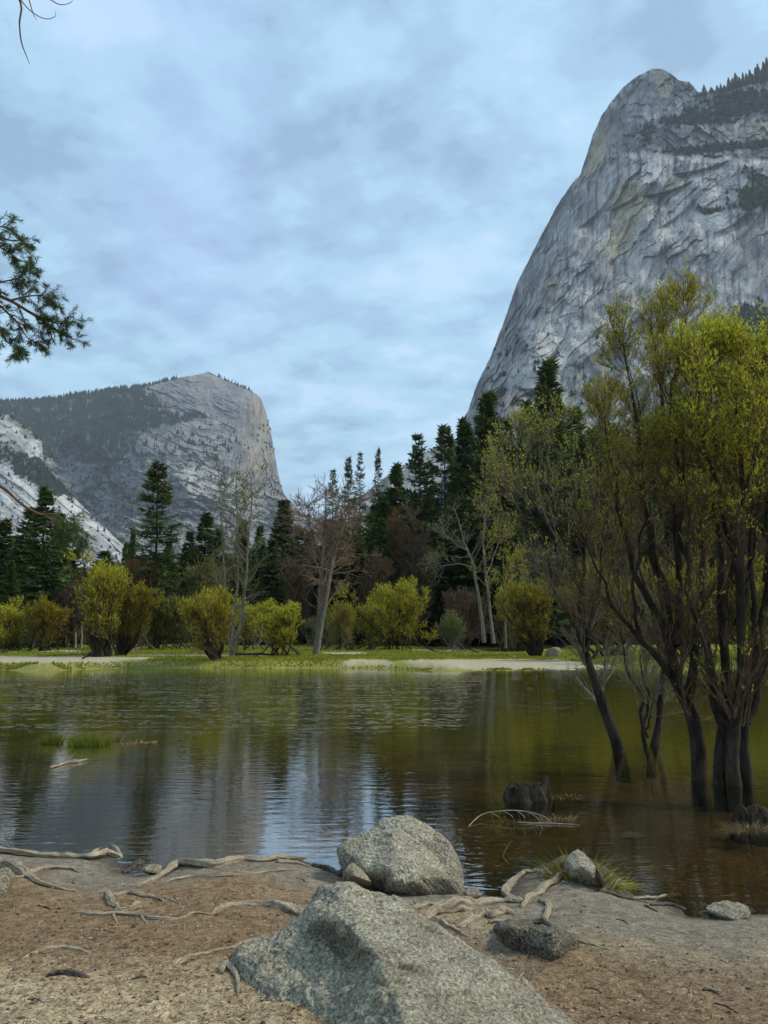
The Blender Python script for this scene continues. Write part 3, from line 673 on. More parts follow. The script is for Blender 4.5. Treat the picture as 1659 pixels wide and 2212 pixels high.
# ---------------------------------------------------------------- broadleaved trees
def leaves_on(P, rng, per, L_, W_, up=.4, t0=.2, spread=.9, jit=.0, v0=.5, vs=.25, zr=None, thin=None):
    if thin: P = P[rng.random(len(P)) < np.clip((P[:, -1, 2]-thin[0])/(thin[1]-thin[0]), .12, 1)]
    N = len(P); idx = np.repeat(np.arange(N), per); t = t0+(1-t0)*rng.random(len(idx)); b, d = path_sample(P, idx, t)
    D = nrm(d+rng.normal(0, spread, d.shape)*.6+np.array([0, 0, up])); W = nrm(np.cross(D, rng.normal(size=D.shape)))
    if jit: b = b+rng.normal(0, jit, b.shape)
    V, F = rhombi(b, D, W, L_*(.6+.8*rng.random(len(idx))), W_*(.7+.6*rng.random(len(idx))))
    v = v0+vs*(rng.random(len(idx))-.5)+.25*np.repeat(rng.normal(size=N)*.5, per)
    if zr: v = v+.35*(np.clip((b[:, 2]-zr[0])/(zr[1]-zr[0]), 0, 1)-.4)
    return V, F, np.repeat(np.clip(v, 0, 1), 4)
def crown_tree(name, label, cat, group, base, crown, rad_, nst, seed, bark, twigm, leafm, br=(12, 1.6), tw=(12, .55), lf=(5, .34, .10), r0=.16, up=.5, trunks=1, spread=.5, bottom=.0, tr_r=.018, v0=.5, bare=False):
    """stems reach from the base to targets on an egg-shaped crown, then branch and twig"""
    g = np.random.default_rng(seed); base = np.asarray(base, float); crown = np.asarray(crown, float)-base; rad_ = np.asarray(rad_, float)
    q = nrm(g.normal(size=(nst, 3))); q[:, 2] = np.where(q[:, 2] < bottom-.15, -q[:, 2], q[:, 2]); tgt = crown+q*rad_*(.25+.65*g.random((nst, 1)))*(1+.26*g.normal(size=(nst, 1)))
    K = 12; u = np.linspace(0, 1, K)[:, None]; st = []; R = []
    for i in range(nst):
        b0 = np.array([g.normal()*spread*.5, g.normal()*spread*.4, -.25]) if trunks > 1 else np.array([0, 0, -.25])
        mid = b0+(tgt[i]-b0)*.4*np.array([1, 1, .8])*np.array([1.0+.5*g.random(), 1, 1])
        p = smooth_path([b0, b0*.6+mid*.4+g.normal(0, .1, 3)*[1, 1, .2], mid+g.normal(0, .12, 3), tgt[i]*.7+mid*.3+g.normal(0, .15, 3), tgt[i]], K); st.append(p)
        R.append(np.linspace(r0*(.55+.6*g.random())*min(1, (6/nst)**.5), .018, K))
    P = np.array(st); R = np.array(R); R[:, 0] *= 1.25
    b1, q1 = spawn(P, R, br[0], .38, 1, 38, br[1], up, .13, .45, 7, g, power=.8, rmin=tr_r, taper=.4)
    b2, q2 = spawn(b1, q1, tw[0], .15, 1, 36, tw[1]*1.5, up*1.2, .12, .5, 4, g, rmin=tr_r*.62, taper=.4)
    if lf: b3, q3 = spawn(P, R, 7, .6, 1, 26, br[1]*.95, up*1.6, .08, .4, 4, g, rmin=tr_r*.6, taper=.4); b2 = np.concatenate([b2, b3]); q2 = np.concatenate([q2, q3])
    T = Geo(); T.add(*tubes(P, R, 8, .08, g)); B = Geo(); B.add(*tubes(b1, q1, 4)); B.add(*tubes(b2, q2, 3))
    root = bpy.data.objects.new(name, None); COL.objects.link(root); root.location = tuple(base); tag(root, label, cat, group)
    obj('trunk', T.me(name+'_trunk', bark, True), root); obj('branches', B.me(name+'_branches', twigm), root)
    if lf:
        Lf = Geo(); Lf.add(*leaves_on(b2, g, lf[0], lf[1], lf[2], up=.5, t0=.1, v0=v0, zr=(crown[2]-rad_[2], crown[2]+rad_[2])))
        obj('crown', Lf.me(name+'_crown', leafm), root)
    return root
def px_crown(bx, by, x0, x1, top, bot, dy=0.0, Y=None):
    """base point and crown centre / radii from picture extents"""
    if Y is None: B = on_ground(bx, by)
    else: B = at_y(bx, by, Y); B[2] = gz(B[0], Y)
    Yc = B[1]+dy; c = at_y((x0+x1)/2, (top+bot)/2, Yc); e = at_y(x1, top, Yc)
    rx = e[0]-c[0]; rz = e[2]-c[2]; return B, c, (rx, rx*.9, rz)
WG = 'yellow-green willows on the far meadow'
far_w = [
 # name label bx by x0 x1 top bottom nst trunks mat r0 kwargs
 ('golden willow whose dark curved trunks lean left beside a low bent limb', 224, 1419, 152, 296, 1208, 1372, 15, 2, WILLOW_F, .34, dict(br=(13, 1.9), tw=(11, .75), lf=(4, .27, .063), spread=1.2, v0=.5)),
 ('willow just right of the curved-trunk willow, its dark trunk leaning right', 257, 1416, 240, 352, 1250, 1385, 12, 1, WILLOW_F, .30, dict(br=(13, 1.7), tw=(11, .7), lf=(4, .26, .063), v0=.48)),
 ('round yellow willow at the water edge on a short thick trunk leaning left', 468, 1433, 384, 514, 1270, 1395, 16, 1, WILLOW_F, .30, dict(br=(13, 1.4), tw=(11, .6), lf=(5, .22, .053), v0=.52)),
 ('small round green willow on several thin stems by the fallen log', 604, 1418, 550, 664, 1302, 1392, 11, 3, WILLOW_F, .13, dict(br=(13, 1.3), tw=(11, .55), lf=(5, .20, .053), spread=1.7, v0=.6)),
 ('largest bushy olive willow, many low stems fanning from the grass right of the bare tree', 845, 1404, 752, 948, 1250, 1400, 34, 6, WILLOW_F, .16, dict(br=(12, 1.9), tw=(13, .75), lf=(4, .27, .063), spread=6.5, v0=.42, bottom=-.1)),
 ('vase-shaped olive willow on a very thick flared trunk beside the pale boulder', 1158, 1418, 1088, 1216, 1228, 1392, 22, 1, WILLOW_F, .36, dict(br=(12, 1.6), tw=(13, .65), lf=(4, .22, .058), v0=.42)),
 ('dull olive willow behind the lake edge at the left, second from the picture edge', 100, 1406, 60, 138, 1297, 1388, 14, 3, WILLOW_F, .14, dict(br=(11, 1.5), tw=(11, .7), lf=(4, .27, .073), spread=1.5, v0=.38)),
 ('bright yellow willow cut by the left picture edge', 18, 1407, -40, 62, 1300, 1390, 15, 3, WILLOW_F, .14, dict(br=(11, 1.5), tw=(12, .7), lf=(4, .27, .073), spread=2, v0=.55)),
 ('greyish half-leafed willow with pale low limbs between the two big golden willows', 360, 1403, 305, 402, 1280, 1388, 18, 5, GREYLEAF, .16, dict(br=(12, 1.7), tw=(12, .7), lf=(5, .40, .10), spread=4, v0=.4)),
 ('olive willow seen behind the foot of the leaning willow trunk', 1318, 1418, 1215, 1400, 1215, 1395, 22, 3, WILLOW_F, .24, dict(br=(12, 1.9), tw=(12, .75), lf=(3, .26, .063), spread=2, v0=.34)),
 ('olive willow on the far bank behind the pair of big trunks', 1500, 1425, 1400, 1580, 1205, 1400, 22, 3, WILLOW_F, .22, dict(br=(12, 1.9), tw=(12, .75), lf=(3, .26, .063), spread=2, v0=.3)),
 ('olive willow on the far bank at the right picture edge', 1640, 1425, 1570, 1740, 1225, 1400, 20, 3, WILLOW_F, .22, dict(br=(12, 1.9), tw=(12, .75), lf=(3, .26, .063), spread=2, v0=.3)),
]
for i, (lab, bx, by, x0, x1, top, bot, nst, trk, mt, r0, kw) in enumerate(far_w):
    B, c, rd = px_crown(bx, by, x0, x1, top, bot)
    rd = (rd[0]*1.08, rd[1], rd[2]*.92)
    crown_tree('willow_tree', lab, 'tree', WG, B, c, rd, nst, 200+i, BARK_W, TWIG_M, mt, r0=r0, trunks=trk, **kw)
for i, (x, t, wd, mt, lab) in enumerate([(-20, 1330, 60, 0, 'at the left picture edge'), (72, 1325, 60, 1, 'between the two leftmost willows'), (135, 1310, 60, 0, 'beside the pale bare saplings'), (290, 1300, 70, 1, 'behind the right-leaning dark trunk'), (345, 1262, 60, 0, 'below the tall lone pine'), (412, 1268, 70, 1, 'behind the round waterside willow'), (530, 1290, 70, 0, 'behind the trio of thin pale trunks'), (575, 1315, 60, 1, 'left of the small round green willow'), (690, 1330, 60, 1, 'behind the foot of the twin-trunked bare tree'), (735, 1300, 60, 0, 'at the left of the largest bushy willow'), (975, 1335, 60, 1, 'right of the largest bushy willow'), (1095, 1300, 60, 0, 'left of the vase-shaped willow')]):
    B, c_, rd = px_crown(x, 1396, x-wd/2, x+wd/2, t, 1392, Y=72+9*(i % 3))
    crown_tree('shrub', 'loose pale olive shrub '+lab, 'shrub', 'loose shrubs behind the waterside willows', B, c_, rd, 13, 260+i, BARK_P if mt else BARK_W, TWIG_P, [WILLOW_F, GREYLEAF][mt], br=(10, 1.5), tw=(10, .8), lf=(3, .26, .06), r0=.09, trunks=3, spread=2.5, v0=.5)
BG = 'brown leafless thickets in the forest'
brown = [
 ('rust-brown leafless thicket below the granite slope left of the tall lone pine', 205, 190, 150, 272, 1205, 1330, 98, RUST),
 ('rust-brown thicket half behind the tall lone pine', 300, 290, 262, 345, 1212, 1330, 100, RUST),
 ('dark brown-purple domed leafless tree right of the light green cedar', 895, 895, 838, 960, 1112, 1330, 96, BRONZE),
 ('rusty brown crown peeping left above the dark brown domed tree', 858, 858, 826, 890, 1112, 1220, 98, RUST),
 ('brown thicket low behind the largest bushy willow', 812, 812, 775, 850, 1196, 1350, 90, BRONZE),
 ('brown leafless tree above the pale slender trunks by the great cliff foot', 1000, 1000, 975, 1050, 1100, 1240, 108, BRONZE),
 ('dark brown low thicket behind the bleached dead branches', 1010, 1010, 955, 1075, 1290, 1385, 88, BRONZE),
 ('olive-brown thicket behind the round waterside willow', 430, 430, 378, 500, 1205, 1330, 90, GREYLEAF),
 ('brown thicket just left of the twin-trunked bare tree', 640, 640, 600, 680, 1215, 1340, 96, BRONZE),
 ('brown thicket at the right behind the willows in the water', 1460, 1460, 1380, 1560, 1150, 1370, 88, BRONZE),
 ('brown thicket furthest right behind the willows in the water', 1620, 1620, 1540, 1720, 1130, 1370, 88, BRONZE),
 ('brown thicket behind the vase-shaped olive willow', 1230, 1230, 1190, 1290, 1210, 1370, 98, BRONZE),
 ('olive-grey thicket at the left behind the yellow waterside willows', 150, 150, 110, 200, 1270, 1385, 84, BRONZE),
]
for i, (lab, bx, cx_, x0, x1, top, bot, Y, mt) in enumerate(brown):
    B, c, rd = px_crown(bx, 1385, x0, x1, top, bot, Y=Y)
    crown_tree('leafless_thicket', lab, 'tree', BG, B, c, (rd[0]*.9, rd[1]*.8, rd[2]*.92), 16, 300+i, BARK_D, TWIG_R if mt is not GREYLEAF else TWIG_M, mt, br=(11, 2.4), tw=(14, 1.1), lf=(3, .4, .10), r0=.14, trunks=3, spread=2, tr_r=.03, v0=.45, bottom=-.3)

FGN = 'willows standing in the lake at the right'
def guided(name, label, cat, group, stems, Yb, seed, bark, twigm, leafm, levels, leaf=None, dy=1.2, z_end=None, sides=10, px_r=True, extra=None, parts=('trunk', 'branches', 'leaves')):
    """a tree whose main stems follow picture polylines; stems: (pts, r0_px, r1_px[, depth drift])"""
    g = np.random.default_rng(seed); base = at_y(stems[0][0][0][0], stems[0][0][0][1], Yb); base[2] = 0.0
    K = 60; Ps = []; Rs = []
    for sdef in stems:
        pts, ra, rb = sdef[:3]; dr = sdef[3] if len(sdef) > 3 else g.normal()*dy; pts = np.array(pts, float); n = len(pts)
        s0 = sdef[4] if len(sdef) > 4 else 0.0
        Yv = Yb+s0*.0+np.linspace(0, 1, n)**1.2*dr+s0
        p = smooth_path(smooth_path(at_y(pts[:, 0], pts[:, 1], Yv), 12, g, .03), K); Ps.append(p-base); Rs.append(np.interp(np.linspace(0, 1, K), [0, .08, 1], [ra*1.25, ra, rb])*Yb/FL)
    P = np.array(Ps); R = np.array(Rs); S_ = 18; th_ = np.arange(S_)*2*np.pi/S_; s_ = np.linspace(0, 1, K); T = Geo()
    V_, F_, _ = tubes(P, R, S_); V_ = V_.reshape(len(P), K, S_, 3)
    for q in range(len(P)):
        ba = .12*ridge(np.cos(th_)[None]*3.1+q, np.sin(th_)[None]*3.1+s_[:, None]*5, o=4, s=seed+q, g=.65)+.10*fbm(th_[None]*0+q, s_[:, None]*22, o=2, s=seed+q+3)
        V_[q] = P[q][:, None]+(V_[q]-P[q][:, None])*(1+ba[..., None]*min(1, Yb/11))
    T.add(V_, F_); B = Geo(); last = (P, R)
    lv = [last]
    for (M, t0, t1, ang, Lg, up, wob, rs, k, rmin) in levels:
        last = spawn(last[0], last[1], M, t0, t1, ang, Lg, up, wob, rs, k, g, rmin=rmin, taper=.35, power=.85, lenfall=.72 if group == FGN else .5); lv.append(last)
        B.add(*tubes(last[0], last[1], 3 if len(lv) > 2 else 5))
    root = bpy.data.objects.new(name, None); COL.objects.link(root); root.location = tuple(base); tag(root, label, cat, group)
    obj(parts[0], T.me(name+'_trunk', bark, True), root)
    if levels: obj(parts[1], B.me(name+'_branches', twigm), root)
    if leaf:
        Lf = Geo()
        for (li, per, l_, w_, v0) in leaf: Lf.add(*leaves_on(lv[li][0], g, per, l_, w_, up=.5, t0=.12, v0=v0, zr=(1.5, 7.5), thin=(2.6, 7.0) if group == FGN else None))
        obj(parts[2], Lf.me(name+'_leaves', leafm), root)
    return root
# bare and budding cottonwoods in the meadow
CG = 'slender bare trees on the far meadow'
guided('bare_tree', 'leafless brown twin-trunked tree with arching twigs at the meadow centre', 'tree', CG,
  [([(682,1416),(688,1350),(693,1260),(698,1180),(703,1110),(706,1050)], 5.5, .7, .6), ([(684,1412),(696,1340),(712,1250),(730,1170),(748,1120),(765,1085)], 5.5, .7, -.6),
   ([(690,1330),(704,1240),(716,1170),(726,1110),(738,1070)], 2.6, .6, 1), ([(694,1250),(676,1180),(668,1130),(662,1085)], 1.8, .5, .5)],
  on_ground(682, 1416)[1], 401, BARK_P, TWIG_R, None, [(34, .18, .98, 62, 3.6, -.15, .07, .42, 8, .025), (9, .15, 1, 42, 1.4, .35, .1, .5, 5, .015), (3, .2, 1, 35, .55, .3, .1, .7, 3, .012)])
guided('bare_tree', 'tall thin trio of pale trunks with sparse yellow-green buds right of the waterside willow', 'tree', CG,
  [([(499,1417),(505,1330),(514,1240),(512,1130),(511,1026)], 3.4, .6, 1), ([(507,1411),(522,1330),(534,1220),(540,1130),(544,1034)], 4.0, .6, -1), ([(497,1400),(490,1310),(484,1230),(477,1120),(471,1009)], 2.6, .5, 2)],
  on_ground(499, 1417)[1], 402, BARK_P, TWIG_P, GREYLEAF, [(30, .25, .98, 50, 3.0, .25, .08, .38, 8, .022), (9, .2, 1, 40, 1.2, .3, .1, .5, 5, .013)], [(2, 3, .22, .06, .5)])
guided('bare_tree', 'pale slender tree leaning left with bare arching limbs before the dark forest', 'tree', CG,
  [([(1046,1388),(1036,1300),(1022,1223),(1010,1190),(1000,1165),(988,1120),(978,1092)], 3.8, .6, .5), ([(1010,1190),(985,1175),(962,1155),(948,1135)], 1.5, .4, 1), ([(1020,1225),(990,1218),(960,1222),(940,1215)], 1.3, .4, -1)],
  84, 403, BARK_P, TWIG_P, GREYLEAF, [(20, .3, .98, 50, 3.2, .2, .08, .4, 8, .024), (8, .2, 1, 42, 1.3, .3, .1, .5, 5, .014)], [(2, 2, .22, .06, .5)])
guided('budding_tree', 'slender pale-trunked tree with fresh green leaves right of the left-leaning bare tree', 'tree', CG,
  [([(1066,1390),(1058,1320),(1049,1242),(1044,1151),(1050,1100),(1055,1070)], 3.4, .6, .5), ([(1050,1242),(1075,1180),(1092,1140)], 1.6, .4, 1)],
  84, 404, BARK_P, TWIG_P, WILLOW_F, [(24, .2, .98, 50, 3.2, .15, .08, .4, 8, .022), (8, .2, 1, 42, 1.3, .3, .1, .5, 5, .013)], [(2, 4, .26, .08, .5)])
guided('bare_tree', 'thin pale bare sapling right of the green-leaved slender tree', 'tree', CG,
  [([(1092,1400),(1092,1320),(1088,1260),(1087,1194)], 2.2, .5, .5), ([(1090,1290),(1104,1240),(1114,1200)], 1.4, .4, 0)],
  80, 405, BARK_P, TWIG_P, WILLOW_F, [(20, .2, .98, 42, 2.2, .3, .08, .4, 6, .02), (7, .2, 1, 40, .9, .3, .1, .5, 4, .013)], [(2, 4, .3, .1, .5)])
for (x, t, s, lab) in [(163, 1268, 411, 'pale bare sapling just left of the curved-trunk golden willow'), (143, 1290, 412, 'second pale bare sapling, further left and shorter'), (176, 1330, 413, 'shortest pale bare sapling, closest to the curved-trunk willow')]:
    guided('bare_sapling', lab, 'tree', CG, [([(x,1400),(x+1,1360),(x-2,(1360+t)/2),(x,t)], 2.0, .4, .3)], on_ground(x, 1400)[1], s, BARK_G, TWIG_P, None,
      [(26, .15, .98, 55, 2.0, .1, .08, .4, 6, .02), (6, .2, 1, 40, .8, .3, .1, .5, 4, .012)])

# ---------------------------------------------------------------- willows standing in the lake
FG = 'willows standing in the lake at the right'
LV = [(15, .22, 1.0, 30, 1.45, .45, .09, .40, 9, .006), (12, .12, 1, 30, .85, .45, .10, .5, 6, .0035), (5, .15, 1, 30, .36, .4, .1, .6, 4, .0024)]
LF = [(3, 6, .048, .014, .50), (2, 3, .044, .014, .45)]
LV1 = [(13,)+LV[0][1:], (11,)+LV[1][1:], (4,)+LV[2][1:]]
LF1 = [(3, 3, .046, .014, .45), (2, 2, .042, .014, .4)]
guided('willow_tree', 'leftmost willow in the lake, a single crooked trunk leaning left out of the water', 'tree', FG,
  [([(1356,1720),(1338,1628),(1312,1560),(1290,1480),(1272,1420),(1262,1360),(1252,1290),(1262,1160),(1252,1025),(1238,935)], 12.5, 1.0, .3),
   ([(1255,1300),(1235,1232),(1205,1169),(1165,1106),(1125,1052),(1098,1011)], 5.5, .8, -.3, .1), ([(1250,1250),(1215,1151),(1185,1025),(1168,935)], 4, .8, .5, .1),
   ([(1265,1380),(1290,1250),(1306,1115),(1298,989)], 4.5, .8, .8, .1), ([(1270,1415),(1225,1330),(1190,1270),(1165,1241)], 2.5, .6, -.5, .1), ([(1190,1142),(1140,1115),(1105,1079),(1080,1070)], 2.2, .6, -.3, .1),
   ([(1262,1187),(1285,1079),(1300,971),(1316,899)], 3.5, .7, .2, .1), ([(1205,1169),(1190,1079),(1140,989),(1120,935)], 3, .7, .4, .1)],
  14.1, 501, BARK_W, TWIG_P, WILLOW, LV1, LF1, dy=.8)
guided('willow_tree', 'small forked willow in the lake with one pale crooked stem and one thicker dark stem', 'tree', FG,
  [([(1408,1690),(1412,1612),(1424,1560),(1428,1480),(1432,1400),(1425,1250),(1405,1070),(1385,917),(1355,791)], 9, .9, .8),
   ([(1406,1650),(1390,1580),(1386,1530),(1378,1495),(1356,1455),(1347,1410),(1342,1330),(1330,1232)], 4.5, .8, .2), ([(1393,1575),(1400,1520),(1392,1470),(1388,1420),(1375,1330)], 3, .6, .3), ([(1398,1590),(1408,1530),(1412,1490)], 2.5, .6, .3),
   ([(1428,1420),(1400,1280),(1350,1142),(1330,989)], 5, .8, .8, .1)],
  14.9, 502, BARK_W, TWIG_P, WILLOW, LV1, LF1, dy=.8)
guided('willow_tree', 'large willow in the lake whose thick dark trunk sweeps left before the crown spreads', 'tree', FG,
  [([(1518,1800),(1512,1690),(1500,1600),(1480,1520),(1462,1450),(1458,1380),(1468,1250),(1452,1097),(1440,935),(1420,773),(1408,710)], 16, 1.2, .6),
   ([(1470,1480),(1405,1400),(1345,1345),(1295,1250),(1262,1151)], 6.5, .9, -.6, .1), ([(1462,1440),(1400,1300),(1355,1160),(1322,1025),(1304,908)], 8, 1, -.2, .1),
   ([(1480,1500),(1508,1330),(1520,1142),(1505,962),(1490,791)], 9, 1, 1, .1), ([(1458,1400),(1420,1223),(1385,1043),(1368,872),(1345,728)], 9, 1, .6, .1), ([(1440,935),(1455,827),(1470,737),(1475,674)], 3, .8, .3, .5),
   ([(1500,1320),(1470,1115),(1462,935),(1450,809)], 6, .9, -.9, .1), ([(1380,1380),(1370,1250),(1390,1115),(1400,980)], 4, .8, -.4, -.2)],
  11.5, 503, BARK_W, TWIG_M, WILLOW, LV, LF, dy=.8)
guided('willow_tree', 'largest willow, three thick trunks rising together from the lake at the right edge', 'tree', FG,
  [([(1566,1800),(1562,1690),(1560,1600),(1566,1500),(1560,1350),(1555,1205),(1545,1025),(1540,863),(1530,746)], 14, 1.2, .8), ([(1593,1800),(1590,1690),(1585,1600),(1590,1480),(1600,1300),(1605,1115),(1600,935),(1592,755)], 15.5, 1.3, -.5),
   ([(1622,1800),(1612,1690),(1602,1620),(1615,1520),(1640,1400),(1655,1250),(1665,1070),(1672,890),(1690,773)], 12.5, 1.2, .3), ([(1610,1560),(1660,1430),(1710,1280),(1750,1115),(1770,935)], 8, 1, 0, .1),
   ([(1562,1560),(1525,1420),(1492,1270),(1482,1097),(1472,917)], 7, .9, -.6, .1), ([(1590,1350),(1630,1160),(1645,980),(1650,809)], 6, .9, .8, .1), ([(1560,1330),(1585,1160),(1570,980),(1562,773)], 6, .9, .8, .1), ([(1600,1300),(1570,1115),(1520,953),(1510,809)], 6, .9, -1, .1),
   ([(1640,1400),(1620,1205),(1622,1025),(1640,845)], 6, .9, -1, .1), ([(1600,1200),(1622,1020),(1638,880),(1650,790)], 5, .9, .5, .2), ([(1655,1260),(1690,1050),(1700,880),(1690,760)], 5, .9, .2, .2), ([(1545,1000),(1520,880),(1512,780)], 4, .8, -.5, .3)],
  11.2, 504, BARK_W, TWIG_M, WILLOW, [(17,)+LV[0][1:], LV[1], LV[2]], [(3, 7, .052, .015, .6), (2, 3, .046, .015, .5)], dy=.8)
# ================================================================ TREES ON THE MOUNTAINS
def tiny_trees(P, H, W, g):
    n = len(P); s = 5; G = Geo()
    th = np.arange(s)*2*np.pi/s
    for (z0, z1, k) in [(0.0, .62, 1.0), (.35, 1.0, .66)]:
        rr = W[:, None]*k*(.7+.6*g.random((n, s)))*.5; a = th[None]+g.random((n, 1))*6
        ring = np.stack([P[:, None, 0]+rr*np.cos(a), P[:, None, 1]+rr*np.sin(a), np.broadcast_to(P[:, None, 2]+H[:, None]*z0, (n, s))+H[:, None]*.1*g.random((n, s))], -1)
        tip = P+np.stack([g.normal(size=n)*W*.05, np.zeros(n), H*z1], -1)
        V = np.concatenate([ring, tip[:, None]], 1).reshape(-1, 3); b = np.arange(n)[:, None]*(s+1)
        F = np.stack([np.broadcast_to(b+np.arange(s), (n, s)), b+(np.arange(s)+1) % s, np.broadcast_to(b+s, (n, s))], -1).reshape(-1, 3)
        G.add(V, F, np.repeat(.2+.5*g.random(n), s+1))
    return G
def sow(M, mask, n, hpx, wpx, g, seed=0):
    PX, PY, P = M; w_ = mask.ravel().copy(); w_ /= w_.sum(); i = g.choice(len(w_), n, p=w_); Q = P.reshape(-1, 3)[i]; k = Q[:, 1]/FL
    h = hpx*(.5+.8*g.random(n))*k; return tiny_trees(Q-np.array([0, 0, 1.])*(h*.1)[:, None]-np.array([0, 1, 0])*2, h, wpx*(.7+.6*g.random(n))*k, g)
g = np.random.default_rng(77)
FAR_N = mat_leaf('distant_conifers', (.012, .022, .012), (.028, .042, .022), (.06, .08, .038), .0)
px_, py_, P_ = ML; G = Geo(); f = left_forest(px_, py_)*(px_ > -30)
f1 = np.where(f > .2, f, .02*(f > .05))
o = obj('mountain_forest', sow(ML, f1*(py_ < 1000), 4600, 11.5, 5.0, g).me('mountain_forest', FAR_N)); tag(o, kind='stuff')
f2 = f1*(py_ >= 950)+.03*(py_ > 900)
o = obj('mountain_scrub', sow(ML, f2, 3800, 6.5, 4.5, g).me('mountain_scrub', FAR_N)); tag(o, kind='stuff')
f3 = np.where(np.arange(px_.shape[0])[:, None] >= px_.shape[0]-2, 1.0, 0)*((px_ < 385)*(px_ > -20)+.45*(px_ > 470)*(px_ < 545)+.1*(px_ > 640))
o = obj('skyline_forest', sow(ML, f3, 460, 9, 4.2, g).me('skyline_forest', FAR_N)); tag(o, kind='stuff')
px_, py_, P_ = MS; f = np.maximum(blob(px_, py_, 90, 1030, 75, 22, .55, .7, 11), blob(px_, py_, 20, 985, 70, 14, .3, .9, 12)*.7)*(px_ > -20)+.02*(px_ > -20)
f[-3:] += .35*(px_[-3:] > -10)*(px_[-3:] < 100)
o = obj('spur_scrub', sow(MS, f, 1500, 7, 6, g).me('spur_scrub', FAR_N)); tag(o, kind='stuff')
px_, py_, P_ = MH; f = np.where(fbm(px_*.05, py_*.05, o=4, s=143) > -.1, 1., .05)*(py_ < 1260)
o = obj('far_ridge_forest', sow(MH, f, 2600, 7, 4, g).me('far_ridge_forest', FAR_N)); tag(o, kind='stuff')
px_, py_, P_ = MR; vg = np.zeros(px_.shape)
for (x, y, rx, ry, a, k) in [(1590, 235, 130, 22, -.15, .9), (1560, 318, 130, 9, -.08, .95), (1640, 425, 60, 26, -.25, .95), (1535, 455, 26, 8, 0, .9), (1640, 715, 60, 50, .5, 1), (1395, 285, 18, 20, 0, .8), (1500, 262, 90, 8, 0, .8), (1630, 380, 40, 12, .5, .7), (1620, 210, 110, 16, 0, .8)]:
    vg = np.maximum(vg, blob(px_, py_, x, y, rx, ry, a, .9, 4)*k)
vg = vg*(px_ < 1720)+.25*sst(.12, .35, fbm(px_*.035, py_*.05, o=4, s=96))*sst(700, 850, py_)*(px_ < 1500)
o = obj('cliff_scrub', sow(MR, vg, 2600, 11, 8, g).me('cliff_scrub', FAR_N)); tag(o, kind='stuff')
tops = {round(x, 1): i for i, x in enumerate(px_[-1])}
for i, (x, h, wd) in enumerate([(1521, 16, 8), (1536, 12, 9), (1549, 18, 9), (1556, 22, 9), (1566, 15, 10), (1576, 32, 12), (1584, 28, 11), (1590, 40, 14), (1598, 26, 11), (1606, 34, 10), (1613, 30, 11), (1620, 36, 12), (1627, 24, 11), (1633, 38, 12), (1640, 44, 13), (1646, 30, 12), (1652, 48, 13), (1659, 56, 16), (1668, 40, 14), (1680, 44, 15)]):
    j = int(np.argmin(np.abs(px_[-1]-x))); Q = P_[-1, j]; k = Q[1]/FL; tm, lm = CON['fir'][i % 3]
    o = bpy.data.objects.new('fir_tree', None); COL.objects.link(o); o.location = tuple(Q-np.array([0, 1, 3.])); o.scale = (wd*k/2/3*1.25, wd*k/2/3*1.25, (h*k+4)/20)
    tag(o, 'small dark conifer on the rim of the great cliff against the sky', 'tree', 'conifers on the rim of the great cliff'); obj('trunk', tm, o); obj('crown', lm, o)

# ================================================================ ROCKS
m = MN('boulder_granite'); v = m.coord(); nA = m.noise(v, 5, 8, .7); nB = m.noise(v, 60, 6, .75); nC = m.noise(v, 160, 3, .7); nD = m.noise(v, 2.2, 4, .6)
c = m.ramp(nB, [(.34, (.06, .052, .04)), (.46, (.22, .195, .155)), (.55, (.41, .375, .30)), (.67, (.66, .62, .53))])
c = m.mix(m.ramp(nA, [(.40, 0.0), (.62, .75)]), c, m.mix(1.0, c, (1.9, 1.95, 1.85), 'MULTIPLY'))
c = m.mix(m.ramp(nD, [(.50, 0.0), (.62, .55)]), c, m.mix(1.0, c, (.55, .50, .38), 'MULTIPLY'))
c = m.mix(m.ramp(nC, [(.56, 0.0), (.66, .8)]), c, (.42, .43, .38))
h = m.math('ADD', m.math('MULTIPLY', nA, .6), m.math('ADD', m.math('MULTIPLY', nB, .8), m.math('MULTIPLY', nC, .35)))
c = m.mix(1.0, c, (1.04, 1.0, .92), 'MULTIPLY')
ROCK = m.pbr(c, .93, m.bump(h, 1.0, .03), .2)
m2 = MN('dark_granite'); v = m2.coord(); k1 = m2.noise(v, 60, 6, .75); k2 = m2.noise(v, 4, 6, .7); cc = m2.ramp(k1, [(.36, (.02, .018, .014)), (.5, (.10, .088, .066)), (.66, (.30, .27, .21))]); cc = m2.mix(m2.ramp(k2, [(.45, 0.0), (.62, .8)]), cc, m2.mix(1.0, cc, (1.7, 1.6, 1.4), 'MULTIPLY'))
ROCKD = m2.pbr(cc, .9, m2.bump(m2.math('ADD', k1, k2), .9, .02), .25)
m = MN('tan_stone'); v = m.coord(); nA = m.noise(v, 8, 8, .7); nB = m.noise(v, 60, 5, .7)
c = m.ramp(nB, [(.35, (.12, .095, .065)), (.5, (.27, .22, .16)), (.66, (.46, .39, .29))]); c = m.mix(m.ramp(nA, [(.42, 0.0), (.62, .7)]), c, m.mix(1.0, c, (.55, .6, .5), 'MULTIPLY'))
STONE = m.pbr(c, .93, m.bump(m.math('ADD', nA, nB), .7, .012), .2)
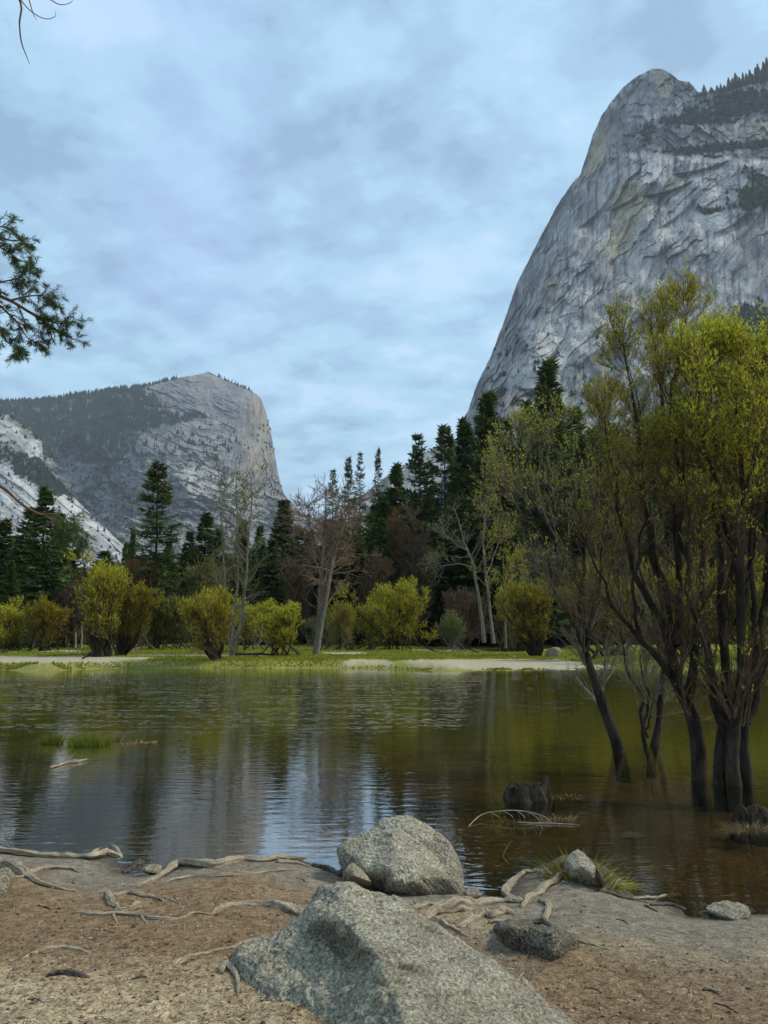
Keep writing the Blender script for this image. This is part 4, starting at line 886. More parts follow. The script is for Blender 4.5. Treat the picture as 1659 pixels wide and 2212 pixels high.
def tri_subdiv(V, F):
    e = np.sort(np.concatenate([F[:, [0, 1]], F[:, [1, 2]], F[:, [2, 0]]]), 1); u, inv = np.unique(e, axis=0, return_inverse=True); inv = inv.ravel()
    mid = (V[u[:, 0]]+V[u[:, 1]])/2; n = len(F); a, b, c = inv[:n]+len(V), inv[n:2*n]+len(V), inv[2*n:]+len(V)
    return np.vstack([V, mid]), np.concatenate([np.stack([F[:, 0], a, c], 1), np.stack([a, F[:, 1], b], 1), np.stack([c, b, F[:, 2]], 1), np.stack([a, b, c], 1)])
def lap(V, F, it, k=.5):
    e = np.concatenate([F[:, [0, 1]], F[:, [1, 2]], F[:, [2, 0]]]); e = np.concatenate([e, e[:, ::-1]])
    for _ in range(it):
        s = np.zeros_like(V); c = np.zeros(len(V)); np.add.at(s, e[:, 0], V[e[:, 1]]); np.add.at(c, e[:, 0], 1); V = V*(1-k)+k*s/np.maximum(c, 1)[:, None]
    return V
def vnorm(V, F):
    n = np.cross(V[F[:, 1]]-V[F[:, 0]], V[F[:, 2]]-V[F[:, 0]]); r = np.zeros_like(V)
    for k in range(3): np.add.at(r, F[:, k], n)
    return nrm(r)
def displace(V, F, size, seed, amp=1.0):
    N = vnorm(V, F); q = V/size; a, b, c = q[:, 0], q[:, 1], q[:, 2]
    d = .026*fbm(a*3, b*3, c*3, o=3, s=seed)+.018*ridge(a*6+3, b*6, c*6, o=5, s=seed+4, g=.62)+.012*cells(a*9+.6*c*9, b*9+.5*c*9, seed+6)[0]+.010*fbm(a*26, b*26, c*26, o=3, s=seed+8)
    return V+N*(d*size*amp)[:, None]
def finish_rock(name, V, F, size, seed, mat, label, cat, group=None, amp=1.0):
    o3 = np.array([V[:, 0].mean(), V[:, 1].mean(), V[:, 2].min()]); V = displace(V, F, size, seed, amp)
    o = obj(name, mesh(name, V-o3, F, mat, True), loc=o3); return tag(o, label, cat, group)
from mathutils.geometry import delaunay_2d_cdt
def px_rock(name, outline, inner, thick, label, cat, seed, mat=None, lev=(3, 2, 3), amp=1.0, group=None, z_bot=-.25):
    """outline and inner: (px, py, Y) with Y None = where the ray meets the ground (sunk a little)"""
    mat = mat or ROCK
    def p3(q):
        if q[2] is None: r = on_ground(q[0], q[1]); r = r.copy(); r[2] -= .05; return r
        return at_y(q[0], q[1], q[2])
    pts = list(outline)+list(inner); P = np.array([p3(q) for q in pts]); n = len(outline)
    res = delaunay_2d_cdt([Vector((q[0], -q[1])) for q in pts], [(i, (i+1) % n) for i in range(n)], [], 1, 1e-4)
    F = [list(f) for f in res[2]]; orig = res[3]; mp = {i: orig[i][0] for i in range(len(res[0]))}; F = [[mp[i] for i in f] for f in F]
    tris = [f for f in F if len(f) == 3]; zg = min(P[:, 2].min(), .3)
    B = P[:n].copy(); B[:, 1] += thick; B[:, 2] = zg+(B[:, 2]-zg)*.35; C_ = P[:n].copy(); C_[:, 1] += thick*.8; C_[:, 2] = zg+z_bot
    V = np.vstack([P, B, C_, [[C_[:, 0].mean(), C_[:, 1].mean(), zg+z_bot]]]); b0 = len(P); c0 = b0+n; cc = c0+n
    for i in range(n):
        j = (i+1) % n; tris += [[i, b0+i, j], [j, b0+i, b0+j], [b0+i, c0+i, b0+j], [b0+j, c0+i, c0+j], [c0+i, cc, c0+j]]
    F = np.array(tris); ctr = V.mean(0); 
    # consistent outward winding via bmesh
    bm = bmesh.new(); vs = [bm.verts.new(q) for q in V]
    for f in F:
        try: bm.faces.new([vs[i] for i in f])
        except ValueError: pass
    bmesh.ops.recalc_face_normals(bm, faces=bm.faces); bm.verts.index_update(); V = np.array([v.co[:] for v in bm.verts]); F = np.array([[v.index for v in f.verts] for f in bm.faces]); bm.free()
    for _ in range(lev[0]): V, F = tri_subdiv(V, F)
    V = lap(V, F, lev[1])
    for _ in range(lev[2]-0): V, F = tri_subdiv(V, F) if len(F) < 150000 else (V, F)
    V = lap(V, F, 2)
    size = np.ptp(V[:, 0]); return finish_rock(name, V, F, size, seed, mat, label, cat, group, amp)
def rock(name, px, py, wpx, hpx, label, seed, cat='rock', mat=None, dep=1.0, cuts=9, z=None, group=None, sub=5, sink=.3, Y=None):
    g = np.random.default_rng(seed); bm = bmesh.new(); bmesh.ops.create_icosphere(bm, subdivisions=sub, radius=1)
    bm.verts.index_update(); V = np.array([v.co[:] for v in bm.verts]); F = np.array([[v.index for v in f.verts] for f in bm.faces]); bm.free()
    for _ in range(cuts):
        n = nrm(g.normal(size=3)*[1, 1, .8]); d = .55+.3*g.random(); s = V@n-d; V = V-np.maximum(s, 0)[:, None]*n
    V = lap(V, F, 2); B = on_ground(px, py) if z is None else at_z(px, py, z); k = np.hypot(B[1], 2)/FL
    sx, sz = wpx*k/2/np.abs(V[:, 0]).max(), hpx*k/(1-sink+.0)/V[:, 2].max()*.62
    V = V*[sx, sx*dep, sz]; V = V+B+np.array([0, sx*dep*.6, V[:, 2].max()*(1-2*sink)])
    return finish_rock(name, V, F, sx*2, seed, mat or ROCK, label, cat, group)
px_rock('boulder', [(501,2083,None),(515,2068,4.515),(552,2046,4.578),(577,2039,4.599),(606,2010,4.673),(650,1977,4.725),(665,1955,4.746),(690,1919,4.777),(730,1906,4.788),(763,1912,4.788),(803,1934,4.725),(843,1941,4.683),(879,1963,4.599),(923,1992,4.494),(978,2035,4.347),(1039,2075,4.221),(1097,2119,4.095),(1212,2214,3.801),(1330,2330,3.465),(1150,2480,2.835),(960,2500,2.751),(800,2330,3.150),(705,2214,None),(640,2190,None),(580,2160,None),(534,2133,None)],
  [(700,1945,4.641),(735,1930,4.620),(690,1985,4.447),(735,1985,4.323),(780,1960,4.427),(820,1985,4.368),(665,1995,4.578),(700,2022,4.551),(719,2030,4.529),(748,2052,4.444),(640,2020,4.546),(781,2034,4.116),(760,2010,4.169),(810,2057,3.992),(828,2097,3.853),(850,2148,3.633),(872,2199,3.444),(900,2280,3.150),(800,2110,4.053),(770,2075,4.272),(700,2090,4.272),(640,2080,4.378),(580,2080,4.389),(760,2160,3.906),(680,2150,4.092),(600,2130,4.250),(830,2020,4.221),(880,2030,4.200),(900,2070,4.053),(950,2100,3.927),(980,2160,3.728),(930,2060,4.127),(1040,2130,3.927),(1100,2200,3.675),(1000,2230,3.486),(1120,2300,3.360),(1010,2330,3.150),(790,2230,3.591)],
  .45, 'largest grey lichened boulder in the foreground, sharp-ridged, cut off by the bottom edge', 'boulder', 21, lev=(2, 1, 3), amp=.9)
px_rock('boulder', [(748,1900,None),(738,1862,6.753),(731,1832,6.810),(742,1818,6.867),(775,1808,6.923),(800,1790,6.980),(835,1768,7.037),(868,1761,7.037),(900,1768,7.014),(935,1790,6.980),(965,1815,6.923),(985,1845,6.867),(996,1872,6.810),(998,1900,6.787),(1004,1924,None),(950,1928,None),(880,1925,None),(830,1916,None),(790,1910,None)],
  [(770,1850,6.651),(790,1880,6.492),(830,1800,6.810),(870,1785,6.844),(915,1800,6.810),(850,1840,6.583),(840,1880,6.379),(900,1830,6.719),(900,1870,6.447),(935,1845,6.810),(965,1850,6.833),(950,1870,6.765),(975,1882,6.583),(940,1890,6.424),(985,1905,6.492),(900,1905,6.333),(845,1905,6.356)],
  .55, 'rounded pale granite boulder at the water edge behind the largest boulder', 'boulder', 22, lev=(3, 3, 2), amp=.9)
px_rock('rock', [(737,1899,None),(742,1880,6.338),(750,1868,6.383),(761,1859,6.430),(781,1875,6.407),(795,1890,6.361),(803,1905,6.315),(792,1914,None),(745,1906,None)], [(762,1880,6.269),(770,1895,6.223),(755,1895,6.246),(785,1900,6.223)], .2, 'small split tan rock leaning on the left foot of the rounded boulder', 'rock', 23, STONE, lev=(3, 2, 1), amp=.5)
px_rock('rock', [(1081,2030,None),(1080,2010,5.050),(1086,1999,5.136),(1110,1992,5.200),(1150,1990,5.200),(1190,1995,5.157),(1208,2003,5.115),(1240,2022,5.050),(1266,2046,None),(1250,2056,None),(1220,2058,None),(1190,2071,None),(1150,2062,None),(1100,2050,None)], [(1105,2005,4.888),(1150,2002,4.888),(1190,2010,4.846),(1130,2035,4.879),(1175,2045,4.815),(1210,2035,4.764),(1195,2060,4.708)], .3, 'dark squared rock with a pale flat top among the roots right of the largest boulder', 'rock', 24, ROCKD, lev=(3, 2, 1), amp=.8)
px_rock('rock', [(1212,1878,None),(1222,1856,6.751),(1236,1838,6.794),(1249,1831,6.815),(1263,1840,6.794),(1287,1868,6.611),(1312,1905,6.396),(1300,1910,None),(1260,1905,None),(1230,1895,None)], [(1248,1850,6.686),(1255,1870,6.557),(1275,1885,6.450),(1240,1880,6.557)], .3, 'pointed tooth-shaped grey rock in a ring of grass at the water edge', 'rock', 25, lev=(3, 2, 1), amp=.7)
rock('rock', 1366, 1812, 54, 9, 'flat tan rock lying just under the clear brown water', 31, mat=STONE, z=-.13, dep=.7, sink=.45)
rock('rock', 1592, 1980, 88, 10, 'low tan slab half in the water at the right shore', 32, mat=STONE, dep=.8, sink=.45)
rock('rock', -4, 1936, 40, 38, 'bright white rock cut off by the left picture edge', 33, mat=STONE, sink=.3)
rock('rock', 327, 1882, 40, 7, 'flat cream stone lying in the small puddle at the left shore', 34, mat=STONE, dep=.8, sink=.45)
rock('rock', 1001, 1957, 50, 12, 'flat pale stone wedged on the thick root right of the rounded boulder', 35, mat=STONE, dep=.7, sink=.35)
rock('rock', 1020, 1936, 36, 9, 'low brown stone at the water edge at the right foot of the rounded boulder', 36, mat=STONE, sink=.4)
rock('rock', 1180, 1894, 30, 11, 'small dark stone between the two pale forked roots', 37, sink=.35)
rock('rock', 1202, 1418, 36, 15, 'pale boulder standing in the backwater beside the vase-shaped willow', 38, mat=STONE, sink=.3)
rock('rock', 1110, 1420, 10, 3, 'small pale stone on the far meadow left of the vase-shaped willow', 39, mat=STONE, sink=.35, sub=3)

# ================================================================ ROOTS AND DRIFTWOOD
m = MN('root_wood'); v = m.coord((1, 1, 1)); nA = m.noise(v, 16, 6, .65, .6); nB = m.noise(m.coord((1, 1, 4)), 45, 4, .7)
c = m.ramp(m.math('ADD', m.math('MULTIPLY', m.attr('v'), .75), m.math('MULTIPLY', nA, .25)), [(.2, (.06, .045, .028)), (.42, (.24, .185, .12)), (.62, (.44, .36, .25)), (.8, (.60, .52, .39))]); c = m.mix(m.ramp(nB, [(.36, .5), (.48, .0)]), c, (.08, .06, .04))
ROOT = m.pbr(c, .88, m.bump(m.math('ADD', nA, nB), .8, .010), .25)
m = MN('wet_wood'); v = m.coord(); nA = m.noise(v, 16, 6, .65, .6)
ROOTD = m.pbr(m.ramp(nA, [(.35, (.020, .014, .010)), (.7, (.10, .075, .052))]), .55, m.bump(nA, .8, .012), .4)
def root(pts, rads, label, cat='root', name='tree_root', mat=None, K=None, seed=0, group=None, z=None, fork=(), lift=.35, part='branch'):
    """knotty wood following picture points on the ground (or at height z); rads in picture units"""
    g = np.random.default_rng(seed+len(pts)*7+int(pts[0][0])%1000); 
    SA = [None]
    def strand(pts, rads, nK):
        a = np.array(pts, float)
        if z is None: B = on_ground(a[:, 0], a[:, 1])
        else: B = at_z(a[:, 0], a[:, 1], np.interp(np.linspace(0, 1, len(a)), np.linspace(0, 1, np.size(z)), np.atleast_1d(z)))
        r = np.interp(np.linspace(0, 1, nK), np.linspace(0, 1, len(rads)), rads); P = smooth_path(B, nK, g, 0)
        k = np.hypot(P[:, 1], 2)/FL; r = r*k
        if z is None:
            P[:, 2] = ground_z(P[:, 0], P[:, 1])+r*(lift-.12)
            P[0, 2] -= r[0]*1.2; P[-1, 2] -= r[-1]*1.4
        s = np.linspace(0, 1, nK); P[:, 2] += r*.8*fbm(s*6, float(seed)+3.3, o=2, s=seed); P[:, 0] += r*.5*fbm(s*8, float(seed)+8.3, o=2, s=seed+1)
        S = 26; th = np.arange(S)*2*np.pi/S; T = nrm(np.gradient(P, axis=0)); A = nrm(np.cross(T, [0, 0, 1.])); Bn = np.cross(T, A)
        ph = g.random()*6; ss = s[:, None]*len(pts)
        R = r[:, None]*(1+.16*np.cos(2*th[None]+ph+ss*1.3)+.12*np.cos(5*th[None]-ss*1.1+ph)+.14*fbm(ss*2.5, th[None]*1.0+ph, o=3, s=seed))*(1+.18*fbm(ss*1.7, 0*th[None]+ph, o=2, s=seed+5))
        V = P[:, None]+R[..., None]*(np.cos(th)[None, :, None]*A[:, None]+np.sin(th)[None, :, None]*Bn[:, None]*.85)
        sv = .5+.55*fbm(ss*.8+3*np.cos(th[None]+ph)*0, np.cos(th[None]+ph+ss*.3)*4.5+2.5*np.sin(th[None]+ph+ss*.3)*1.9, o=4, s=seed+9, g=.65)+0*R; sv = np.concatenate([sv[:1], sv, sv[-1:]], 0); SA[0] = np.clip(sv.ravel(), 0, 1); R = R*(1+.10*(sv[1:-1]-.5))
        V = np.concatenate([V, P[:1, None].repeat(S, 1)*0+P[0], P[-1:, None].repeat(S, 1)*0+P[-1]], 0)
        order = [nK]+list(range(nK))+[nK+1]; V = V[order]; n2 = nK+2; i = np.arange(n2-1)[:, None]*S; q = np.arange(S)[None]
        F = np.stack([i+q, i+(q+1) % S, i+S+(q+1) % S, i+S+q], -1).reshape(-1, 4); return V.reshape(-1, 3), F
    V, F = strand(pts, rads, K or 16*len(pts)); G = Geo(); G.add(V, F, SA[0]); o0 = np.array([V[:, 0].mean(), V[:, 1].mean(), V[:, 2].min()]); G.V[0] = G.V[0]-o0
    o = obj(name, G.me(name, mat or ROOT, True), loc=o0); tag(o, label, cat, group)
    for fp, fr in fork:
        V, F = strand(fp, fr, 16*len(fp)); G = Geo(); G.add(V-o0, F, SA[0]); obj(part, G.me(name+'_'+part, mat or ROOT, True), o)
    return o
RG = 'exposed roots on the near bank'
ROOTS = [
 ([(-60,1832),(0,1838),(64,1846),(129,1848),(172,1850),(202,1856),(232,1846),(262,1851)], [7,7,6,6,7,8,4], 'long pale root along the waterline at the far left ending in a raised loop', [([(202,1850),(205,1838),(228,1831),(249,1835),(261,1850)], [5,5,5,3])], None, .9),
 ([(-40,1822),(0,1826),(32,1832)], [5,5,2], 'short dark snag above the long waterline root at the left edge', [], ROOTD, .8),
 ([(-40,1866),(0,1869),(26,1872),(47,1886),(64,1894),(90,1911),(133,1922),(165,1925)], [11,11,10,7,5,3,2], 'thick knuckled root at the left edge tapering down to the right', [([(60,1887),(95,1877),(150,1877),(172,1884)], [5,4,4,2]), ([(0,1897),(39,1896),(66,1889)], [3,3,3])], None, .7),
 ([(159,1974),(206,1977),(258,1976),(301,1979),(344,1987),(396,1983),(421,1974),(456,1977)], [5,5,4,4,3,3,2], 'thin long root with short stubs lying across the brown dirt at the left', [([(245,1976),(252,1996)], [3,1.5]), ([(305,1980),(318,1999)], [3,1.5]), ([(246,1968),(272,1967),(301,1959)], [5,5,7])], None, .6),
 ([(456,1978),(486,1961),(525,1955),(593,1958),(636,1974),(668,1984)], [4,6,8,11,13,11], 'thick pale root running into the left flank of the largest boulder', [], None, .4),
 ([(232,1937),(241,1953),(254,1963)], [7,7,4], 'stubby upright root knuckle above the thin long root', [([(238,1940),(275,1930),(318,1936),(353,1947)], [4,4,4,2])], None, .8),
 ([(344,1938),(370,1944),(390,1954)], [2.4,2,1], 'thinnest short root right of the stubby root knuckle', [], None, .5),
 ([(297,1917),(331,1902),(365,1882),(387,1868),(430,1872),(473,1870),(524,1856),(572,1858),(610,1850),(666,1853)], [3,5,7,8,9,8,7,6,2], 'heavy weathered driftwood root along the waterline left of the rounded boulder', [([(600,1862),(645,1864),(671,1870)], [4,3,1.5])], None, .9),
 ([(357,1904),(421,1892),(473,1893),(537,1889),(602,1881),(648,1877)], [3,4,4,4,3,1.5], 'slim root lying parallel below the heavy waterline driftwood', [], None, .6),
 ([(267,1882),(297,1868),(320,1865)], [5,6,3], 'dark wet stub of wood poking out of the puddle at the left shore', [], ROOTD, .8),
 ([(676,1867),(708,1875),(736,1889)], [4,6,5], 'dark wet root between the driftwood and the rounded boulder', [([(690,1870),(700,1866),(712,1862)], [3,2,1])], ROOTD, .8),
 ([(797,1890),(821,1902),(841,1922)], [5,6,3], 'curved root hugging the front foot of the rounded boulder', [([(766,1909),(782,1911),(798,1920)], [5,5,3])], None, .7),
 ([(895,1964),(916,1956),(940,1953),(965,1947)], [4,5,4,2.5], 'short forked root just right of the largest boulder top', [([(905,1960),(900,1950),(893,1942)], [3,2,1])], None, .8),
 ([(915,1990),(945,1972),(987,1966),(1028,1955),(1068,1946),(1098,1946),(1122,1947)], [9,12,14,11,8,7,6], 'thickest pale root, running from behind the largest boulder to the forked roots', [([(941,1990),(967,2003),(1012,2026)], [8,6,2])], None, .5),
 ([(1122,1947),(1103,1940),(1091,1926),(1104,1909),(1125,1890),(1149,1883),(1168,1881)], [6,7,7,7,6,5,3], 'pale root bent like an elbow around the small dark stone by the water', [], None, .8),
 ([(1128,1960),(1145,1939),(1178,1922),(1206,1899),(1218,1890),(1236,1892)], [5,8,8,7,6,3], 'straight pale root climbing from the thick root toward the pointed rock', [], None, .7),
 ([(992,2004),(1028,1984),(1048,1972),(1064,1982),(1085,1970),(1110,1973)], [4,7,8,8,8,4], 'humped root in front of the thickest pale root', [], None, .7),
 ([(1165,1945),(1186,1960),(1178,1990)], [3,5,5], 'short bent root coming down onto the squared dark rock', [], None, .9),
 ([(1056,1994),(1109,1991),(1152,1994)], [4,5,3], 'flat pale root behind the left corner of the squared dark rock', [], None, .6),
 ([(1230,2030),(1271,2039),(1318,2052)], [4,3,1.2], 'thin root tapering out to the right of the squared dark rock', [], None, .6),
 ([(478,2104),(482,2096),(496,2093),(509,2108),(514,2130),(513,2154)], [5,6,6,5,4,2], 'hooked root arching out of the dirt at the left foot of the largest boulder', [], None, 1.2),
 ([(374,2091),(404,2076),(447,2063),(494,2050),(537,2033),(590,2026)], [4,7,4,3,3,1.5], 'root with a dark swollen end pointing down left of the largest boulder', [([(451,2060),(500,2050),(550,2046)], [2,2,1])], None, .5),
 ([(47,2071),(86,2055),(138,2051),(193,2059)], [2,5,5,2], 'low half-buried root arch near the bottom left', [], None, .1),
 ([(82,2093),(112,2080),(142,2070)], [2,4,2], 'thin buried root between the low arch and the dark bark piece at bottom left', [], None, .1),
 ([(1285,1921),(1319,1927),(1354,1939),(1400,1948)], [2,3,3,1.5], 'dark thin root trailing from the pointed rock into the water', [], ROOTD, .6),
 ([(1392,1955),(1420,1968)], [2.5,1.5], 'short dark root sliver at the right shore', [], ROOTD, .6),
 ([(1404,1954),(1445,1952),(1480,1962)], [2.5,4,2], 'dark wet root lying on the silt at the right shore', [], ROOTD, .7),
]
for i, (p, r, lab, fk, mt, lf) in enumerate(ROOTS): root(p, r, lab, seed=600+i*3, fork=fk, mat=mt, lift=lf, group=RG)
WOODG = 'loose wood on the near bank and in the water'
root([(103,2110),(146,2105),(187,2112)], [3,6,3], 'dark charred bark piece lying on the dirt at the bottom left', 'wood', 'bark_piece', ROOTD, seed=701, lift=.8)
root([(1368,1937),(1425,1936),(1470,1932)], [3,4,3.5], 'straight pale broken branch lying across the right waterline', 'branch', 'driftwood', mat=ROOT, seed=702, lift=1.0)
root([(1153,1991),(1172,1991),(1190,1998)], [4,5,3], 'dark curl of bark lying on top of the squared dark rock', 'wood', 'bark_piece', ROOTD, seed=703, z=.62)
root([(108,1658),(140,1648),(165,1645),(190,1640)], [1.5,3.2,3,.8], 'orange-tan broken branch floating in the lake at the left', 'branch', 'floating_branch', seed=704, z=.02)
root([(1105,1816),(1087,1846),(1090,1858),(1106,1876),(1128,1886)], [2,2.6,2.8,2.6,2], 'drowned curved branch seen under the water left of the forked roots', 'branch', 'sunken_branch', seed=705, z=-.05)
root([(1012,1785),(1040,1760),(1085,1751),(1130,1752),(1175,1763),(1192,1778)], [.7,1.1,1.0,.8,.6,.4], 'thin bleached branch arching over the water in front of the stump, with drooping twigs', 'branch', 'dead_branch', mat=ROOT, seed=706, z=[0,.05,.09,.09,.05,0],
  fork=[([(1085,1751),(1105,1762),(1112,1778)], [.7,.5,.3]), ([(1118,1752),(1132,1764),(1135,1782)], [.7,.5,.3]), ([(1140,1754),(1160,1766),(1172,1790)], [.7,.5,.3]), ([(1060,1756),(1075,1763),(1086,1776)], [.7,.5,.3]), ([(1150,1757),(1165,1760),(1186,1774)], [.6,.5,.3])], part='twig')
root([(1118,1776),(1160,1778),(1205,1779),(1252,1782)], [.6,1.2,1.1,.5], 'half-sunk stick beyond the arched bleached branch with grass caught on it', 'branch', 'floating_branch', mat=BARK_G, seed=707, z=.01)
for i, (a, b, r, lab, mt) in enumerate([((282,2118),(318,2113),2.2,'small dark stick on the dirt left of the hooked root',ROOTD), ((82,1959),(110,1966),1.6,'thin dark stick on the reddish dirt at the left',ROOTD), ((1518,2140),(1554,2149),2.2,'dark stick at the bottom right, the upper of two',ROOTD), ((1542,2168),(1595,2190),1.4,'longest thin dark stick at the bottom right',ROOTD), ((1481,2132),(1494,2153),1.8,'short pale stick standing askew at the bottom right',ROOT), ((1109,2128),(1133,2103),2.4,'pale splinter of wood beside the right ridge of the largest boulder',ROOT), ((1330,1985),(1358,1996),1.2,'thin dark stick on the grey silt',ROOTD), ((1265,2135),(1300,2146),1.4,'dark twig on the dirt right of the largest boulder',ROOTD), ((200,2010),(250,2018),1.0,'thin brown twig below the thin long root',ROOTD), ((640,1895),(660,1905),1.2,'tiny twig on the wet silt above the largest boulder',ROOTD), ((1460,2095),(1515,2085),1.2,'thin tan twig on the dirt in the lower right',ROOT), ((60,2160),(95,2168),1.5,'dark twig in the bottom left corner',ROOTD)]):
    root([a, ((a[0]+b[0])/2+3, (a[1]+b[1])/2-2), b], [r*.8, r, r*.5], lab, 'stick', 'stick', mt, seed=720+i, lift=1.0, group=WOODG)
# stranded wood across the lake
for i, (p, r, lab, fk) in enumerate([
 ([(507,1417),(560,1416),(610,1417),(650,1418)], [2.6,2.6,2,1], 'long dark fallen log on the meadow right of the thin bare trunks', []),
 ([(628,1398),(640,1410),(648,1418)], [2,2.5,2], 'short log propped at a slant beside the small green willow', []),
 ([(1036,1393),(1060,1391),(1088,1392)], [2,3,2.4], 'pale bleached log lying at the edge of the dark forest', [([(1040,1392),(1028,1380),(1010,1374)], [1.4,1,.5])]),
 ([(1120,1397),(1150,1399),(1190,1401)], [1.5,2.2,1.5], 'pale log lying in the backwater left of the boulder', []),
 ([(1310,1404),(1360,1407),(1420,1406)], [1.5,2,1.5], 'pale log beyond the leaning willow trunk', []),
 ([(700,1416),(735,1419),(760,1417)], [1,1.4,.8], 'thin dark branch lying in the grass at the foot of the bare tree', []),
 ([(3,1413),(14,1409),(22,1404)], [3,3,2], 'dark broken log end at the left picture edge', []),
 ([(178,1424),(196,1414),(212,1406),(222,1410)], [2,3.4,4,4], 'bent dark limb reaching left from the curved-trunk willow', [([(186,1420),(176,1412),(166,1406)], [1.4,1,.6])])]):
    root(p, r, lab, 'log', 'fallen_log', BARK_P if 'pale' in lab else BARK_D, seed=760+i, lift=1.0, fork=fk, group='fallen wood on the far meadow')
g = np.random.default_rng(88); B0 = on_ground(1030, 1392); n = 46; th = g.random(n)*3.1; Ls = .8+2.4*g.random(n)
P = B0+np.stack([g.normal(0, 1.1, n), g.normal(0, .6, n), .1+.5*g.random(n)], -1)[:, None]+np.linspace(0, 1, 6)[None, :, None]*np.stack([np.cos(th), .3*np.sin(th*3), np.abs(np.sin(th))*.75], -1)[:, None]*Ls[:, None, None]+g.normal(0, .05, (n, 6, 3))
G = Geo(); G.add(*tubes(P-B0, np.linspace(.035, .012, 6)[None]*(.6+.8*g.random((n, 1))), 4)); c2, r2_ = spawn(P-B0, np.full((n, 6), .02), 5, .2, 1, 45, .8, .1, .15, .7, 4, g, rmin=.012); G.add(*tubes(c2, r2_, 3))
tag(obj('brush_pile', G.me('brush_pile', BARK_G), loc=B0), 'tangle of bleached dead branches in front of the dark forest', 'dead branches')

# ---- rotten stumps
def stump(px, py, wpx, hpx, label, seed, spikes, z=0.0):
    g = np.random.default_rng(seed); B = at_z(px, py, z); k = np.hypot(B[1], 2)/FL; R = wpx*k/2; H = hpx*k; S, K = 120, 26; th = np.arange(S)*2*np.pi/S
    top = .62+.22*fbm(np.cos(th)*3, np.sin(th)*3, o=4, s=seed)+.14*np.abs(vn(th*4, 1.3, s=seed+1))
    for (a, h_, w_) in spikes: top = top+h_*np.exp(-((np.angle(np.exp(1j*(th-a))))/w_)**2)
    t = np.linspace(-.5, 1, K)[:, None]; fl = 1+.12*np.cos(th*7+2*t)+.10*fbm(th[None]*3+0*t, t*1.0, o=3, s=seed+2)
    r = R*(1.0+.16*np.clip(.35-t, 0, 1)-.14*np.clip(t, 0, 1))*fl; zz_ = np.where(t > 0, t*top[None]*H, t*.6)
    O_ = np.stack([r*np.cos(th), r*np.sin(th)*.8, zz_+0*r], -1); I_ = O_[-1:]*np.array([.78, .78, 1.])[None]+np.array([0, 0, -.01]); D_ = O_[-1:]*np.array([.62, .62, .45]); E_ = O_[-1:]*np.array([.05, .05, .25])
    V = np.concatenate([O_, I_, D_, E_], 0); n2 = len(V); i = np.arange(n2-1)[:, None]*S; q = np.arange(S)[None]; F = np.stack([i+q, i+(q+1) % S, i+S+(q+1) % S, i+S+q], -1).reshape(-1, 4)
    o = obj('tree_stump', mesh('tree_stump', V.reshape(-1, 3), F, STUMP, True), loc=B+np.array([0, R*.7, 0])); return tag(o, label, 'stump')
STUMP = mat_bark('rotten_wood', (.010, .008, .006), (.10, .075, .05), 14, 1.0, .03, sc=(1, 1, .25))
stump(1146, 1733, 92, 40, 'dark rotten jagged stump standing in the lake with one tall spike', 801, [(-.35, .55, .16), (2.6, .15, .3), (-1.7, .1, .2)])
stump(1642, 1782, 76, 34, 'dark broken stump with grass at its foot at the right picture edge', 802, [(1.0, .3, .3), (3.5, .35, .3)])

# ================================================================ GRASSES
GRASS = mat_leaf('grass_blade', (.24, .19, .055), (.34, .31, .065), (.52, .47, .16), .3)
DRYG = mat_leaf('dry_grass', (.20, .15, .07), (.36, .28, .13), (.50, .42, .20), .3)
def tuft(px, py, wpx, L_, n, label, seed, z=None, mat=None, ring=None, lean=.45, wb=.006, depth=.5, name='grass_tuft'):
    g = np.random.default_rng(seed); B = on_ground(px, py) if z is None else at_z(px, py, z); k = np.hypot(B[1], 2)/FL; R = wpx*k/2
    a = g.random(n)*6.283; rr = R*np.sqrt(g.random(n)) if ring is None else R*(ring+(1-ring)*g.random(n))
    b = np.stack([rr*np.cos(a), rr*np.sin(a)*depth, np.zeros(n)], -1); b[:, 2] = -.03
    if z is None: b[:, 2] += ground_z(B[0]+b[:, 0], B[1]+b[:, 1])-B[2]
    D = nrm(np.stack([np.cos(a)*lean+g.normal(0, .3, n), np.sin(a)*lean+g.normal(0, .3, n), np.ones(n)], -1)); ln = L_*(.35+.8*g.random(n)); K = 5; u = np.linspace(0, 1, K)
    P = b[:, None]+D[:, None]*ln[:, None, None]*u[None, :, None]+np.stack([np.cos(a), np.sin(a), -1.1*np.ones(n)], -1)[:, None]*(ln*.8*lean*(.3+g.random(n)))[:, None, None]*(u**2)[None, :, None]
    G = Geo(); V, F, _ = tubes(P, np.array([1, .9, .7, .45, .1])[None]*wb*.5*(.6+.8*g.random((n, 1))), 3); G.add(V, F, np.repeat(np.clip(.45+.3*g.normal(size=n), 0, 1), K*3))
    return tag(obj(name, G.me(name, mat or GRASS), loc=B), label, 'grass')
tuft(1248, 1893, 122, .27, 420, 'ring of yellow-green grass around the pointed rock at the water edge', 901, ring=.35, wb=.006, depth=.8)
tuft(1318, 1912, 50, .20, 170, 'drooping grass clump right of the pointed rock', 902, lean=.7)
tuft(112, 1606, 44, .25, 420, 'left small clump of green grass standing in the lake', 903, z=0, lean=.16, wb=.009)
tuft(192, 1610, 88, .27, 1000, 'largest clump of green grass standing in the lake at the left', 904, z=0, lean=.16, wb=.009)
tuft(240, 1601, 50, .25, 160, 'low thin grass just right of the largest lake clump', 905, z=0, lean=.2, wb=.014, mat=DRYG)
tuft(300, 1606, 70, .12, 200, 'flat yellowish weed patch right of the lake grass clumps', 906, z=0, lean=.6, wb=.014, mat=DRYG)
